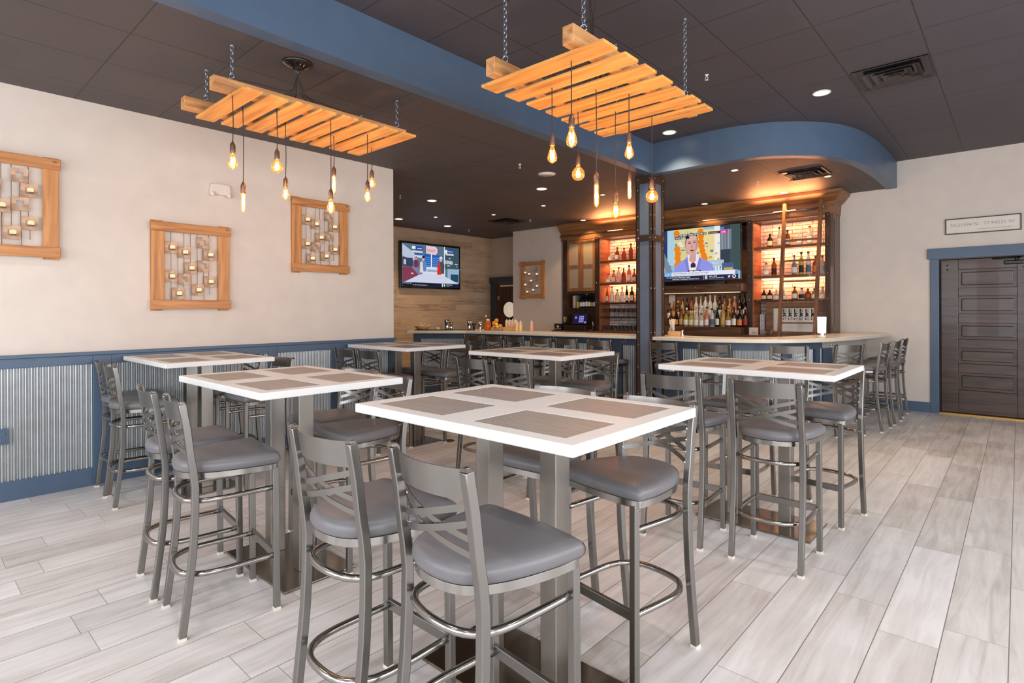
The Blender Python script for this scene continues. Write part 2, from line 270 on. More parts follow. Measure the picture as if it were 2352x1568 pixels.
# ------------------------------------------------------------ mesh helpers
class MB:
    """collects boxes, tubes, lathes and prisms and links them as ONE mesh object"""
    def __init__(s): s.v = []; s.f = []; s.m = []; s.sm = []
    def add(s, vs, fs, mi=0, smooth=False):
        b = len(s.v); s.v += [tuple(v) for v in vs]
        for f in fs: s.f.append([b + i for i in f]); s.m.append(mi); s.sm.append(smooth)
        return s
    def box(s, x0, x1, y0, y1, z0, z1, mi=0):
        return s.add([(x0, y0, z0), (x1, y0, z0), (x1, y1, z0), (x0, y1, z0), (x0, y0, z1), (x1, y0, z1), (x1, y1, z1), (x0, y1, z1)],
                     [(0, 3, 2, 1), (4, 5, 6, 7), (0, 1, 5, 4), (1, 2, 6, 5), (2, 3, 7, 6), (3, 0, 4, 7)], mi)
    def prism(s, poly, z0, z1, mi=0, smooth=False):
        n = len(poly); s.add([(x, y, z0) for x, y in poly] + [(x, y, z1) for x, y in poly],
              [tuple(range(n - 1, -1, -1)), tuple(range(n, 2 * n))], mi)
        b = len(s.v) - 2 * n
        for i in range(n): j = (i + 1) % n; s.f.append([b + i, b + j, b + n + j, b + n + i]); s.m.append(mi); s.sm.append(smooth)
        return s
    def lathe(s, prof, c=(0, 0, 0), n=16, mi=0, smooth=True, sx=1, sy=1, caps=True):
        """prof: list of (radius, z) bottom to top"""
        vs = []; fs = []
        for r, z in prof:
            for k in range(n): a = 2 * PI * k / n; vs.append((c[0] + r * math.cos(a) * sx, c[1] + r * math.sin(a) * sy, c[2] + z))
        for i in range(len(prof) - 1):
            for k in range(n): k2 = (k + 1) % n; fs.append((i * n + k, i * n + k2, (i + 1) * n + k2, (i + 1) * n + k))
        if caps: fs.append(tuple(range(n - 1, -1, -1))); fs.append(tuple((len(prof) - 1) * n + k for k in range(n)))
        return s.add(vs, fs, mi, smooth)
    def tube(s, pts, r, n=8, mi=0, side=None, smooth=True, ry=None, closed=False):
        """sweep a round (or n=4 square) section along pts; side keeps the section from twisting"""
        pts = [Vector(p) for p in pts]; k = len(pts); ry = ry or r; vs = []; fs = []; prev = None
        for i, p in enumerate(pts):
            if closed: t = pts[(i + 1) % k] - pts[i - 1]
            else: t = pts[min(i + 1, k - 1)] - pts[max(i - 1, 0)]
            t.normalize()
            if side is not None: a = Vector(side)
            elif prev is not None: a = prev
            else: a = Vector((0, 0, 1)) if abs(t.z) < 0.9 else Vector((1, 0, 0))
            a = a - t * a.dot(t)
            if a.length < 1e-6: a = Vector((0, 1, 0)) - t * t.y
            a.normalize(); b = t.cross(a); prev = a
            for q in range(n):
                if n == 4: ca, sa = ((1, 1), (-1, 1), (-1, -1), (1, -1))[q]
                else: an = 2 * PI * q / n; ca, sa = math.cos(an), math.sin(an)
                vs.append(p + a * (r * ca) + b * (ry * sa))
        m = k if closed else k - 1
        for i in range(m):
            j = (i + 1) % k
            for q in range(n): q2 = (q + 1) % n; fs.append((i * n + q, i * n + q2, j * n + q2, j * n + q))
        if not closed: fs.append(tuple(range(n - 1, -1, -1))); fs.append(tuple((k - 1) * n + q for q in range(n)))
        return s.add(vs, fs, mi, smooth and n > 4)
    def sphere(s, c, r, mi=0, n=12, sz=1.0):
        prof = [(max(1e-4, r * math.sin(PI * i / (n // 2))), -r * sz * math.cos(PI * i / (n // 2))) for i in range(n // 2 + 1)]
        return s.lathe(prof, c, n, mi)
    def build(s, name, mats, parent=None, bevel=0, segs=2, loc=None, autosm=False):
        me = bpy.data.meshes.new(name); me.from_pydata(s.v, [], s.f)
        for m in (mats if isinstance(mats, (list, tuple)) else [mats]): me.materials.append(m)
        for i, p in enumerate(me.polygons): p.material_index = s.m[i]; p.use_smooth = s.sm[i]
        bm = bmesh.new(); bm.from_mesh(me); bmesh.ops.recalc_face_normals(bm, faces=bm.faces); bm.to_mesh(me); bm.free()
        if autosm:
            for p in me.polygons: p.use_smooth = True
            me.set_sharp_from_angle(angle=.6)
        o = bpy.data.objects.new(name, me); COL.objects.link(o)
        if parent: o.parent = parent
        if loc: o.location = loc
        if bevel:
            b = o.modifiers.new('bevel', 'BEVEL'); b.width = bevel; b.segments = segs; b.limit_method = 'ANGLE'; b.angle_limit = 0.7
        return o
def thing(name, label, cat, loc=(0, 0, 0), rz=0.0, group=None):
    o = bpy.data.objects.new(name, None); COL.objects.link(o); o.empty_display_size = 0.1
    o.location = loc; o.rotation_euler = (0, 0, rz); return tag(o, label, cat, group)
def tag(o, label, cat, group=None):
    o['label'] = label; o['category'] = cat
    if group: o['group'] = group
    return o
def struct(o): o['kind'] = 'structure'; return o
def dup(root, loc, rz, label, group=None):
    r = root.copy(); COL.objects.link(r); r.location = loc; r.rotation_euler = (0, 0, rz); r['label'] = label
    if group: r['group'] = group
    for ch in list(root.children):
        c = ch.copy(); COL.objects.link(c); c.parent = r
        for g in list(ch.children):
            d = g.copy(); COL.objects.link(d); d.parent = c
    return r
_fc = {}
def text_geo(txt, size, align='LEFT', ext=0.0, bold=0.0, sx=1.0):
    cu = bpy.data.curves.new('t', 'FONT'); cu.body = txt; cu.size = size; cu.align_x = align; cu.extrude = ext; cu.offset = bold; cu.resolution_u = 3
    o = bpy.data.objects.new('t', cu); COL.objects.link(o); dg = bpy.context.evaluated_depsgraph_get()
    me = bpy.data.meshes.new_from_object(o.evaluated_get(dg))
    vs = [(v.co.x * sx, v.co.y, v.co.z) for v in me.vertices]; fs = [tuple(p.vertices) for p in me.polygons]
    bpy.data.objects.remove(o); bpy.data.curves.remove(cu); bpy.data.meshes.remove(me)
    return vs, fs
def catmull(pts, n=8, closed=False):
    P = [Vector(p) for p in pts]; out = []; k = len(P)
    for i in range(k if closed else k - 1):
        if closed: p0, p1, p2, p3 = P[i - 1], P[i], P[(i + 1) % k], P[(i + 2) % k]
        else: p0, p1, p2, p3 = P[max(i - 1, 0)], P[i], P[i + 1], P[min(i + 2, k - 1)]
        for j in range(n):
            t = j / n; out.append(0.5 * ((2 * p1) + (p2 - p0) * t + (2 * p0 - 5 * p1 + 4 * p2 - p3) * t * t + (3 * p1 - p0 - 3 * p2 + p3) * t ** 3))
    if not closed: out.append(P[-1])
    return out

# ------------------------------------------------------------ room shell
YB = 9.785; XL = -5.785; XW = -9.65; ZC = 3.21; ZR = 3.586; YS = -2.7; XE = 3.7
struct(MB().box(XW - .2, XE + .2, YS - .2, 10.25, -0.1, 0.0).build('floor', FLOOR))
o = struct(MB().box(XL - .15, XL, YS, 4.215, 0, ZR).build('wall_left', WALL))
struct(MB().box(XW - .15, XW, 1.3, 10.15, 0, ZR).build('wall_far_left', PINEW))
struct(MB().box(XW - .15, XL - .15, 1.3, 1.45, 0, ZR).build('wall_alcove_front', WALL))
struct(MB().box(XW, -8.41, 9.95, 10.1, 0, ZR).build('wall_alcove_back', TAUPE))
struct(MB().box(-8.41, -7.06, 9.37, 9.95, 0, ZC + .02).build('wall_pier', WALL))
DX0, DX1, DZ = -0.822, 0.19, 2.142
struct(MB().box(-7.06, DX0, YB, YB + .25, 0, ZR).box(DX1, XE, YB, YB + .25, 0, ZR).box(DX0, DX1, YB, YB + .25, DZ, ZR).build('wall_back', WALL))
# window walls behind and to the right of the camera
m = MB(); m.box(XL, XE, YS - .15, YS, 0, .5).box(XL, XE, YS - .15, YS, 3.0, ZR)
e = XL
for x0, x1 in BACKWIN + [(XE, XE)]: m.box(e, x0, YS - .15, YS, .5, 3.0); e = x1
struct(m.build('wall_front', WALL))
m = MB(); m.box(XE, XE + .15, YS, 10.0, 0, .5).box(XE, XE + .15, YS, 10.0, 3.0, ZR); e = YS
for y0, y1 in SIDEWIN + [(10.0, 10.0)]: m.box(XE, XE + .15, e, y0, .5, 3.0); e = y1
struct(m.build('wall_right', WALL))
k = 0
for x0, x1 in BACKWIN:
    k += 1; w = bpy.data.objects.new('window_%d' % k, None); COL.objects.link(w); struct(w)
    MB().box(x0, x1, YS - .12, YS - .04, .5, .57).box(x0, x1, YS - .12, YS - .04, 2.93, 3.0).box(x0, x0 + .06, YS - .12, YS - .04, .57, 2.93).box(x1 - .06, x1, YS - .12, YS - .04, .57, 2.93).build('window_frame', BLACK, w)
    MB().box(x0 + .06, x1 - .06, YS - .09, YS - .08, .57, 2.93).build('pane', PANE, w)
for y0, y1 in SIDEWIN:
    k += 1; w = bpy.data.objects.new('window_%d' % k, None); COL.objects.link(w); struct(w)
    MB().box(XE + .04, XE + .12, y0, y1, .5, .57).box(XE + .04, XE + .12, y0, y1, 2.93, 3.0).box(XE + .04, XE + .12, y0, y0 + .06, .57, 2.93).box(XE + .04, XE + .12, y1 - .06, y1, .57, 2.93).build('window_frame', BLACK, w)
    MB().box(XE + .08, XE + .09, y0 + .06, y1 - .06, .57, 2.93).build('pane', PANE, w)

def offset(poly, d):
    out = []
    for i, p in enumerate(poly):
        a = poly[max(i - 1, 0)]; b = poly[min(i + 1, len(poly) - 1)]
        n1 = None
        def nrm(u, v):
            dx, dy = v[0] - u[0], v[1] - u[1]; L = math.hypot(dx, dy) or 1; return (-dy / L, dx / L)
        na = nrm(a, p) if i > 0 else nrm(p, b); nb = nrm(p, b) if i < len(poly) - 1 else na
        mx, my = na[0] + nb[0], na[1] + nb[1]; L = math.hypot(mx, my); mx /= L; my /= L
        c = max(0.4, mx * na[0] + my * na[1]); out.append((p[0] + mx * d / c, p[1] + my * d / c))
    return out
# ceilings: raised tray over the dining floor, lower one along the wall and over the bar, blue bulkhead between
curve = [(-3.49, YS), (-3.49, 6.59)] + [(p.x, p.y) for p in catmull([(-2.75, 6.585, 0), (-2.45, 6.62, 0), (-2.12, 6.735, 0), (-1.86, 6.92, 0), (-1.64, 7.17, 0), (-1.49, 7.46, 0), (-1.39, 7.85, 0), (-1.335, 8.35, 0), (-1.31, 8.9, 0)], 5)] + [(-1.305, YB)]
low = offset(curve[:-1], .03) + [(-1.335, YB), (-1.335, 10.05), (XW, 10.05), (XW, 1.3), (XL - .1, 1.3), (XL - .1, YS)]
struct(MB().prism(low, ZC, ZC + .03).build('ceiling_low', CEIL))
struct(MB().box(XL - .1, XE + .1, YS - .1, 10.0, ZR, ZR + .05).build('ceiling', CEIL2))
inner = offset(curve, 0.125)
m = MB(); n = len(curve)
for i in range(n - 1):
    a, b, c, d = curve[i], curve[i + 1], inner[i + 1], inner[i]
    sm = 2 < i < n - 2
    m.add([(*a, 3.2), (*b, 3.2), (*b, ZR), (*a, ZR)], [(0, 1, 2, 3)], 0, sm)
    m.add([(*a, 3.2), (*b, 3.2), (*c, 3.2), (*d, 3.2)], [(0, 1, 2, 3)], 0)
    m.add([(*d, 3.2), (*c, 3.2), (*c, ZC + .01), (*d, ZC + .01)], [(0, 1, 2, 3)], 0)
struct(m.build('trim_1', BLUE))

# ------------------------------------------------------------ wainscot with corrugated inserts on the left wall
def corrugated(m, p0, p1, nrm, z0, z1, pitch=0.035, amp=0.011):
    p0 = Vector(p0); p1 = Vector(p1); L = (p1 - p0).length; t = (p1 - p0) / L; k = max(8, int(L / pitch * 8)); nrm = Vector(nrm)
    vs = []
    for i in range(k + 1):
        s = L * i / k; w = math.sin(2 * PI * s / pitch); q = p0 + t * s + nrm * (amp * w); vs += [(q.x, q.y, z0), (q.x, q.y, z1)]
    m.add(vs, [(2 * i, 2 * i + 2, 2 * i + 3, 2 * i + 1) for i in range(k)], 0, True)
PAN = [(-2.4, -1.05), (-.92, .43), (-.2, 1.145), (1.278, 2.625), (2.727, 3.338), (3.504, 4.115)]
PAN = [(-2.55, -.33), (-.2, 1.145), (1.278, 2.625), (2.727, 3.338), (3.504, 4.115)]
m = MB(); y = YS
for a, b in PAN: m.box(XL, XL + .03, y, a, 0, 1.09); m.box(XL, XL + .03, a, b, 0, .15); m.box(XL, XL + .03, a, b, 1.015, 1.09); y = b
m.box(XL, XL + .03, y, 4.215, 0, 1.09)
m.box(XL, XL + .045, YS, 4.23, 1.09, 1.118).box(XL - .15, XL, 4.215, 4.23, 0, 1.118)
struct(m.build('trim_2', BLUE, bevel=.004))
m = MB()
for a, b in PAN: corrugated(m, (XL + .0125, a), (XL + .0125, b), (1, 0), .15, 1.015)
struct(m.build('trim_3', GALV))
struct(MB().box(-2.0, DX0 - .1, YB - .016, YB, 0, .14).build('baseboard_back', BLUE, bevel=.003))
struct(MB().box(DX1 + .1, XE, YB - .016, YB, 0, .14).build('baseboard_right', BLUE, bevel=.003))
o = MB().box(XL + .03, XL + .04, .545, .615, .44, .56).box(XL + .04, XL + .043, .565, .595, .46, .49).box(XL + .04, XL + .043, .565, .595, .51, .54).build('outlet_cover', BLUE, bevel=.003)
tag(o, 'blue outlet cover on the corrugated wainscot at the left edge', 'outlet')

# entrance door on the right
d = bpy.data.objects.new('door_1', None); COL.objects.link(d); struct(d)
yd = YB + .10
m = MB(); PX0, PX1 = -.622, -.016
rails = [(.02, .335), (.57, .70), (.91, 1.035), (1.255, 1.385), (1.625, 1.74), (1.99, DZ - .01)]
m.box(DX0 + .01, PX0, yd, yd + .045, .02, DZ - .01).box(PX1, DX1 - .01, yd, yd + .045, .02, DZ - .01)
for a, b in rails: m.box(PX0, PX1, yd, yd + .045, a, b)
m.build('door_leaf', ESPR, d, bevel=.006)
for (a, b) in zip([r[1] for r in rails[:-1]], [r[0] for r in rails[1:]]):
    MB().box(PX0, PX1, yd + .034, yd + .044, a, b).build('door_panel', ESPR, d)
    MB().box(PX0 + .034, PX1 - .034, yd + .014, yd + .035, a + .034, b - .034).build('door_panel', ESPR, d, bevel=.014)
MB().box(DX0, DX1, YB, YB + .2, 0.0, .018).build('threshold', BRASS, d)
m = MB()
for z in (1.985 + .06, 1.985 + .0, ):
    for x in (DX0 + .085, .055): m.lathe([(.011, 0), (.011, .004)], (0, 0, 0), 10)
m = MB()
for x in (DX0 + .085, .055):
    for z in (1.995, 2.055): m.tube([(x, yd - .003, z), (x, yd + .004, z)], .011, 10)
m.build('closer_bolt', BLACK, d)
cl = MB().box(-.145, .055, yd - .06, yd, 2.055 - .02, 2.085).build('door_closer', BLACK, d, bevel=.012)
MB().tube([(-.02, yd - .05, 2.10), (.02, yd - .06, 2.125), (-.26, yd - .11, 2.112)], .009, 8).tube([(-.02, yd - .05, 2.085), (-.02, yd - .05, 2.12)], .016, 8).build('closer_arm', BLACKM, cl)
m = MB().box(-.922, DX0, YB - .022, YB + .1, 0, DZ).box(DX1, DX1 + .1, YB - .022, YB + .1, 0, DZ).box(-.95, DX1 + .13, YB - .034, YB, DZ, 2.288)
struct(m.build('trim_4', BLUE, bevel=.004))
struct(MB().box(DX0 - .02, DX1 + .02, YB + .23, YB + .26, 0, DZ + .02).build('trim_5', BLACK))
# framed coordinates sign
sg = thing('wall_sign', 'cream coordinates sign in a thin dark frame above the entrance door', 'sign', (-.36, YB, 2.575))
MB().box(-.379, .379, -.012, 0, -.094, .094).build('board', SIGNW, sg)
MB().box(-.39, .39, -.024, 0, .094, .106).box(-.39, .39, -.024, 0, -.106, -.094).box(-.39, -.379, -.024, 0, -.094, .094).box(.379, .39, -.024, 0, -.094, .094).build('frame', RUST, sg)
def text_on(parent, name, txt, size, x, y, z, mt, align='CENTER', bold=0.0, face='y', sx=1.0):
    vs, fs = text_geo(txt, size, align, 0.0, bold, sx); m = MB(); m.add([(v[0], 0, v[1]) for v in vs], fs); return m.build(name, mt, parent, loc=(x, y, z))
text_on(sg, 'lettering', '34.21594 N', .062, -.19, -.014, -.005, INK); text_on(sg, 'lettering', '77.94531 W', .062, .17, -.014, -.005, INK)
text_on(sg, 'small_lettering', 'WILMINGTON, NORTH CAROLINA', .022, .12, -.014, -.062, INK)

# service door in the alcove
d2 = bpy.data.objects.new('door_2', None); COL.objects.link(d2); struct(d2)
MB().box(-9.43, -8.42, 9.905, 9.94, 0, 2.10).build('door_leaf', wood('dark_walnut_door', rgb(84, 52, 34), rgb(56, 32, 20), 'Z'), d2)
m = MB(); m.tube([(-9.0, 9.905, 1.47), (-9.0, 9.89, 1.47)], .205, 32); m.build('porthole_ring', BLACK, d2)
m = MB(); m.tube([(-9.0, 9.89, 1.47), (-9.0, 9.884, 1.47)], .185, 32); m.build('porthole_glass', mat('lit_porthole', rgb(225, 215, 195), .4, emit=rgb(230, 215, 190), estr=.55), d2)
MB().box(-9.28, -8.42, 9.87, 9.905, 2.02, 2.06).build('door_reflection', OFFW, d2)  # pale bar standing in for the reflection across the door top
MB().box(-9.37, -9.355, 9.88, 9.905, 1.70, 1.80).build('hinge', CHROME, d2)
struct(MB().box(-9.62, -9.43, 9.89, 9.95, 0, 2.13).box(XW, -8.42, 9.87, 9.95, 2.115, 2.255).build('trim_6', NAVY, bevel=.004))

# ------------------------------------------------------------ riveted column
c = thing('column', 'square blue-grey column strapped with riveted bronze bands, standing in the bar counter', 'column')
cx0, cx1, cy0, cy1 = -3.745, -3.515, 6.62, 6.92
MB().box(cx0, cx1, cy0, cy1, 0, ZC).build('shaft', COLBLUE, c)
m = MB(); w = .045; t = .008
for x0, x1, y0, y1 in ((cx0 - t, cx0 + w, cy0 - t, cy0), (cx1 - w, cx1 + t, cy0 - t, cy0), (cx1, cx1 + t, cy0 - t, cy0 + w + .02), (cx1, cx1 + t, cy1 - w - .02, cy1 + t), (cx0 - t, cx0, cy0 - t, cy0 + w), (cx0 - t, cx0, cy1 - w, cy1 + t), (cx0 - t, cx0 + w, cy1, cy1 + t), (cx1 - w, cx1 + t, cy1, cy1 + t)): m.box(x0, x1, y0, y1, 0, ZC)
m.build('corner_strap', RUST, c)
m = MB()
for z0, z1 in ((ZC - .11, ZC), (2.345, 2.43)): m.box(cx0 - .014, cx1 + .014, cy0 - .014, cy1 + .014, z0, z1)
m.build('band', RUST, c)
m = MB()
for z in (3.02, 2.68, 2.50, 2.27, 1.73, 1.16, 1.0, .7, .35):
    for x in (cx0 + .02, cx1 - .02): m.sphere((x, cy0 - t, z), .008, n=8)
    for y in (cy0 + .03, cy1 - .03): m.sphere((cx1 + t, y, z), .008, n=8)
for z in (2.39, ZC - .05):
    for x in (cx0 + .03, cx1 - .03): m.sphere((x, cy0 - .015, z), .008, n=8)
    for y in (cy0 + .04, cy1 - .04): m.sphere((cx1 + .015, y, z), .008, n=8)
m.build('rivet', RIVET, c)

# ------------------------------------------------------------ bar counter
c2 = [(-3.515, 6.60), (-3.2, 6.555), (-2.85, 6.545), (-2.5, 6.62), (-2.15, 6.79), (-1.87, 7.08), (-1.68, 7.5), (-1.56, 8.0), (-1.47, 8.6), (-1.41, 9.2), (-1.385, YB)]
edge_r = [(p.x, p.y) for p in catmull([(x, y, 0) for x, y in c2], 5)]
edge_l = [(-7.86, 6.0), (-6.98, 6.58), (-6.2, 6.64), (-3.745, 6.70)]
bar = thing('bar_counter', 'long curved bar with cream top, blue face and corrugated inserts, wrapping the riveted column', 'bar counter', (0, 0, 0))
ZT = 1.105
left_in = [(-3.745, 7.22), (-6.7, 7.30), (-7.2, 7.45), (-8.35, 6.66)]
MB().prism([(-3.745, 6.70), (-6.2, 6.64), (-6.98, 6.58), (-7.86, 6.0)][::-1] + left_in, ZT - .045, ZT).build('countertop', QUARTZ, bar, bevel=.008)
rin = offset(edge_r, .58)
MB().prism(edge_r + rin[::-1] + [(-3.515, 7.19)][:0], ZT - .045, ZT).build('countertop', QUARTZ, bar, bevel=.008)
MB().prism([(-3.745, 6.93), (-3.515, 6.93), (-3.515, 7.18), (-3.745, 7.22)], ZT - .045, ZT).build('countertop', QUARTZ, bar)
def facing(line, segs, name='front_panel'):
    """blue panel following a plan polyline with corrugated inserts between stiles"""
    L = [0]
    for i in range(1, len(line)): L.append(L[-1] + math.hypot(line[i][0] - line[i - 1][0], line[i][1] - line[i - 1][1]))
    def at(s):
        for i in range(1, len(L)):
            if s <= L[i] or i == len(L) - 1:
                t = (s - L[i - 1]) / (L[i] - L[i - 1]); return (line[i - 1][0] + (line[i][0] - line[i - 1][0]) * t, line[i - 1][1] + (line[i][1] - line[i - 1][1]) * t)
    tot = L[-1]; k = max(2, int(tot / .05)); path = sorted(set([tot * i / k for i in range(k + 1)] + L)); P = [at(s) for s in path]
    back = offset(P, .06); sk = offset(P, -.02)
    m = MB()
    def strip(z0, z1, s0, s1, a, b):
        ss = [s0] + [s for s in path if s0 < s < s1] + [s1]; A = [at(s) for s in ss]; A2 = offset(A, a); B = offset(A, b); n = len(A)
        vs = [(*p, z) for z in (z0, z1) for p in A2] + [(*p, z) for z in (z0, z1) for p in B]
        fs = []
        for i in range(n - 1): fs += [(i, i + 1, n + i + 1, n + i), (2 * n + i, 2 * n + i + 1, 3 * n + i + 1, 3 * n + i), (n + i, n + i + 1, 3 * n + i + 1, 3 * n + i), (i, i + 1, 2 * n + i + 1, 2 * n + i)]
        fs += [(0, n, 3 * n, 2 * n), (n - 1, 2 * n - 1, 4 * n - 1, 3 * n - 1)]
        m.add(vs, fs)
    strip(.955, 1.06, 0, tot, -.02, .06); strip(0, .15, 0, tot, -.02, .06); strip(.15, .955, 0, tot, .03, .06)
    e = 0; cg = MB()
    for a, b in segs:
        if a > e: strip(.15, .955, e, a, -.02, .03)
        ln = b - a; n = int(ln / .033 * 8); vs = []
        for i in range(n + 1):
            s = a + ln * i / n; q = at(s); q2 = at(min(tot, s + .01)); dx, dy = q2[0] - q[0], q2[1] - q[1]
            if abs(dx) + abs(dy) < 1e-6: q3 = at(s - .01); dx, dy = q[0] - q3[0], q[1] - q3[1]
            l = math.hypot(dx, dy); nx, ny = dy / l, -dx / l; w = math.sin(2 * PI * (s - a) / .033); w = .0105 * w - .0155; vs += [(q[0] + nx * w, q[1] + ny * w, .15), (q[0] + nx * w, q[1] + ny * w, .955)]
        cg.add(vs, [(2 * i, 2 * i + 2, 2 * i + 3, 2 * i + 1) for i in range(n)], 0, True); e = b
    strip(.15, .955, e, tot, -.02, .03)
    m.build(name, SHADEBLUE, bar); cg.build('corrugated_insert', GALV, bar)
facing([(-8.0, 6.26), (-7.06, 6.92), (-6.2, 6.98), (-3.76, 7.0)], [(.13, 1.03), (1.22, 1.95), (2.08, 2.85), (2.98, 3.55), (3.68, 3.85), (4.02, 4.23)])
fr = offset(edge_r, .30)
fr = [(-3.505, fr[0][1])] + fr[1:]
cut = [p for p in fr if p[1] < 8.02]
facing(cut, [(.28, .78), (.92, 1.50), (1.64, 2.10), (2.22, 2.52)])
rest = [cut[-1]] + [p for p in fr if p[1] >= 8.02]
ro = offset(rest, .08)
MB().prism(rest + ro[::-1], 0, 1.06).build('knee_wall', mat('grey_knee_wall', rgb(190, 188, 182), .5), bar)
for x, y, rz in ((-4.57, 6.965, 0), (-4.13, 6.965, 0), (-5.4, 6.955, 0), (-1.645, 7.45, 1.1)):
    h = MB().tube([(0, 0, .03), (0, -.01, .03), (0, -.01, .0), (0, -.03, -.02), (0, -.05, 0.0)], .004, 6).tube([(-.03, -.03, .012), (-.018, -.02, -.012), (0, -.014, -.02), (.018, -.02, -.012), (.03, -.03, .012)], .004, 6).tube([(0, 0, .03), (0, -.008, .03)], .012, 8)
    o = h.build('purse_hook', CHROME, bar); o.location = (x, y, 1.005); o.rotation_euler = (0, 0, rz)

# ------------------------------------------------------------ tables
TX = [('table', -1.48, 1.69, 'large white-framed high table nearest the camera, with four grey woven inlays'),
      ('table', -1.33, 4.02, 'white-framed high table on the right, just in front of the riveted column'),
      ('table', -3.16, 1.56, 'white-framed high table at the left front, second from the wainscot'),
      ('table', -5.165, 1.755, 'white-framed high table at far left, against the corrugated wainscot'),
      ('table', -5.15, 3.92, 'white-framed high table by the end of the left wall, in front of the television'),
      ('table', -3.32, 4.08, 'white-framed high table in the middle of the room between the front table and the bar')]
tb = thing('high_table', TX[0][3], 'table', (TX[0][1], TX[0][2], 0), 0, 'white inlaid bar-height tables')
top = MB(); xs = [-.55, -.475, -.08, .08, .475, .55]; ys = [-.405, -.34, -.058, .058, .34, .405]
for i in range(5):
    for j in range(5):
        if i in (1, 3) and j in (1, 3): top.box(xs[i], xs[i + 1], ys[j], ys[j + 1], 1.034, 1.060)
        else: top.box(xs[i], xs[i + 1], ys[j], ys[j + 1], 1.034, 1.070)
bm_top = top.build('tabletop', WHITE, tb)
me = bm_top.data; bm = bmesh.new(); bm.from_mesh(me); bmesh.ops.remove_doubles(bm, verts=bm.verts, dist=1e-5)
seen = {}
for f in list(bm.faces):
    k = tuple(sorted(v.index for v in f.verts)); seen.setdefault(k, []).append(f)
for k, fs in seen.items():
    if len(fs) > 1: bmesh.ops.delete(bm, geom=fs, context='FACES_ONLY')
bmesh.ops.recalc_face_normals(bm, faces=bm.faces); bm.to_mesh(me); bm.free()
bv = bm_top.modifiers.new('bevel', 'BEVEL'); bv.width = .004; bv.segments = 3; bv.limit_method = 'ANGLE'; bv.angle_limit = .7
for i in (1, 3):
    for j in (1, 3): MB().box(xs[i] + .001, xs[i + 1] - .001, ys[j] + .001, ys[j + 1] - .001, 1.0601, 1.0692).build('woven_inlay', WEAVE, tb)
for sx in (-1, 1): MB().box(sx * .172 - .038, sx * .172 + .038, -.045, .045, .012, 1.03).build('column_leg', BRUSHED, tb, bevel=.004)
MB().box(-.37, .37, -.21, .21, 0.001, .013).build('base_plate', BASEPL, tb, bevel=.003)
MB().box(-.30, .30, -.16, .16, 1.022, 1.034).build('top_plate', BLACK, tb)
for q in TX[1:]: dup(tb, (q[1], q[2], 0), 0, q[3])

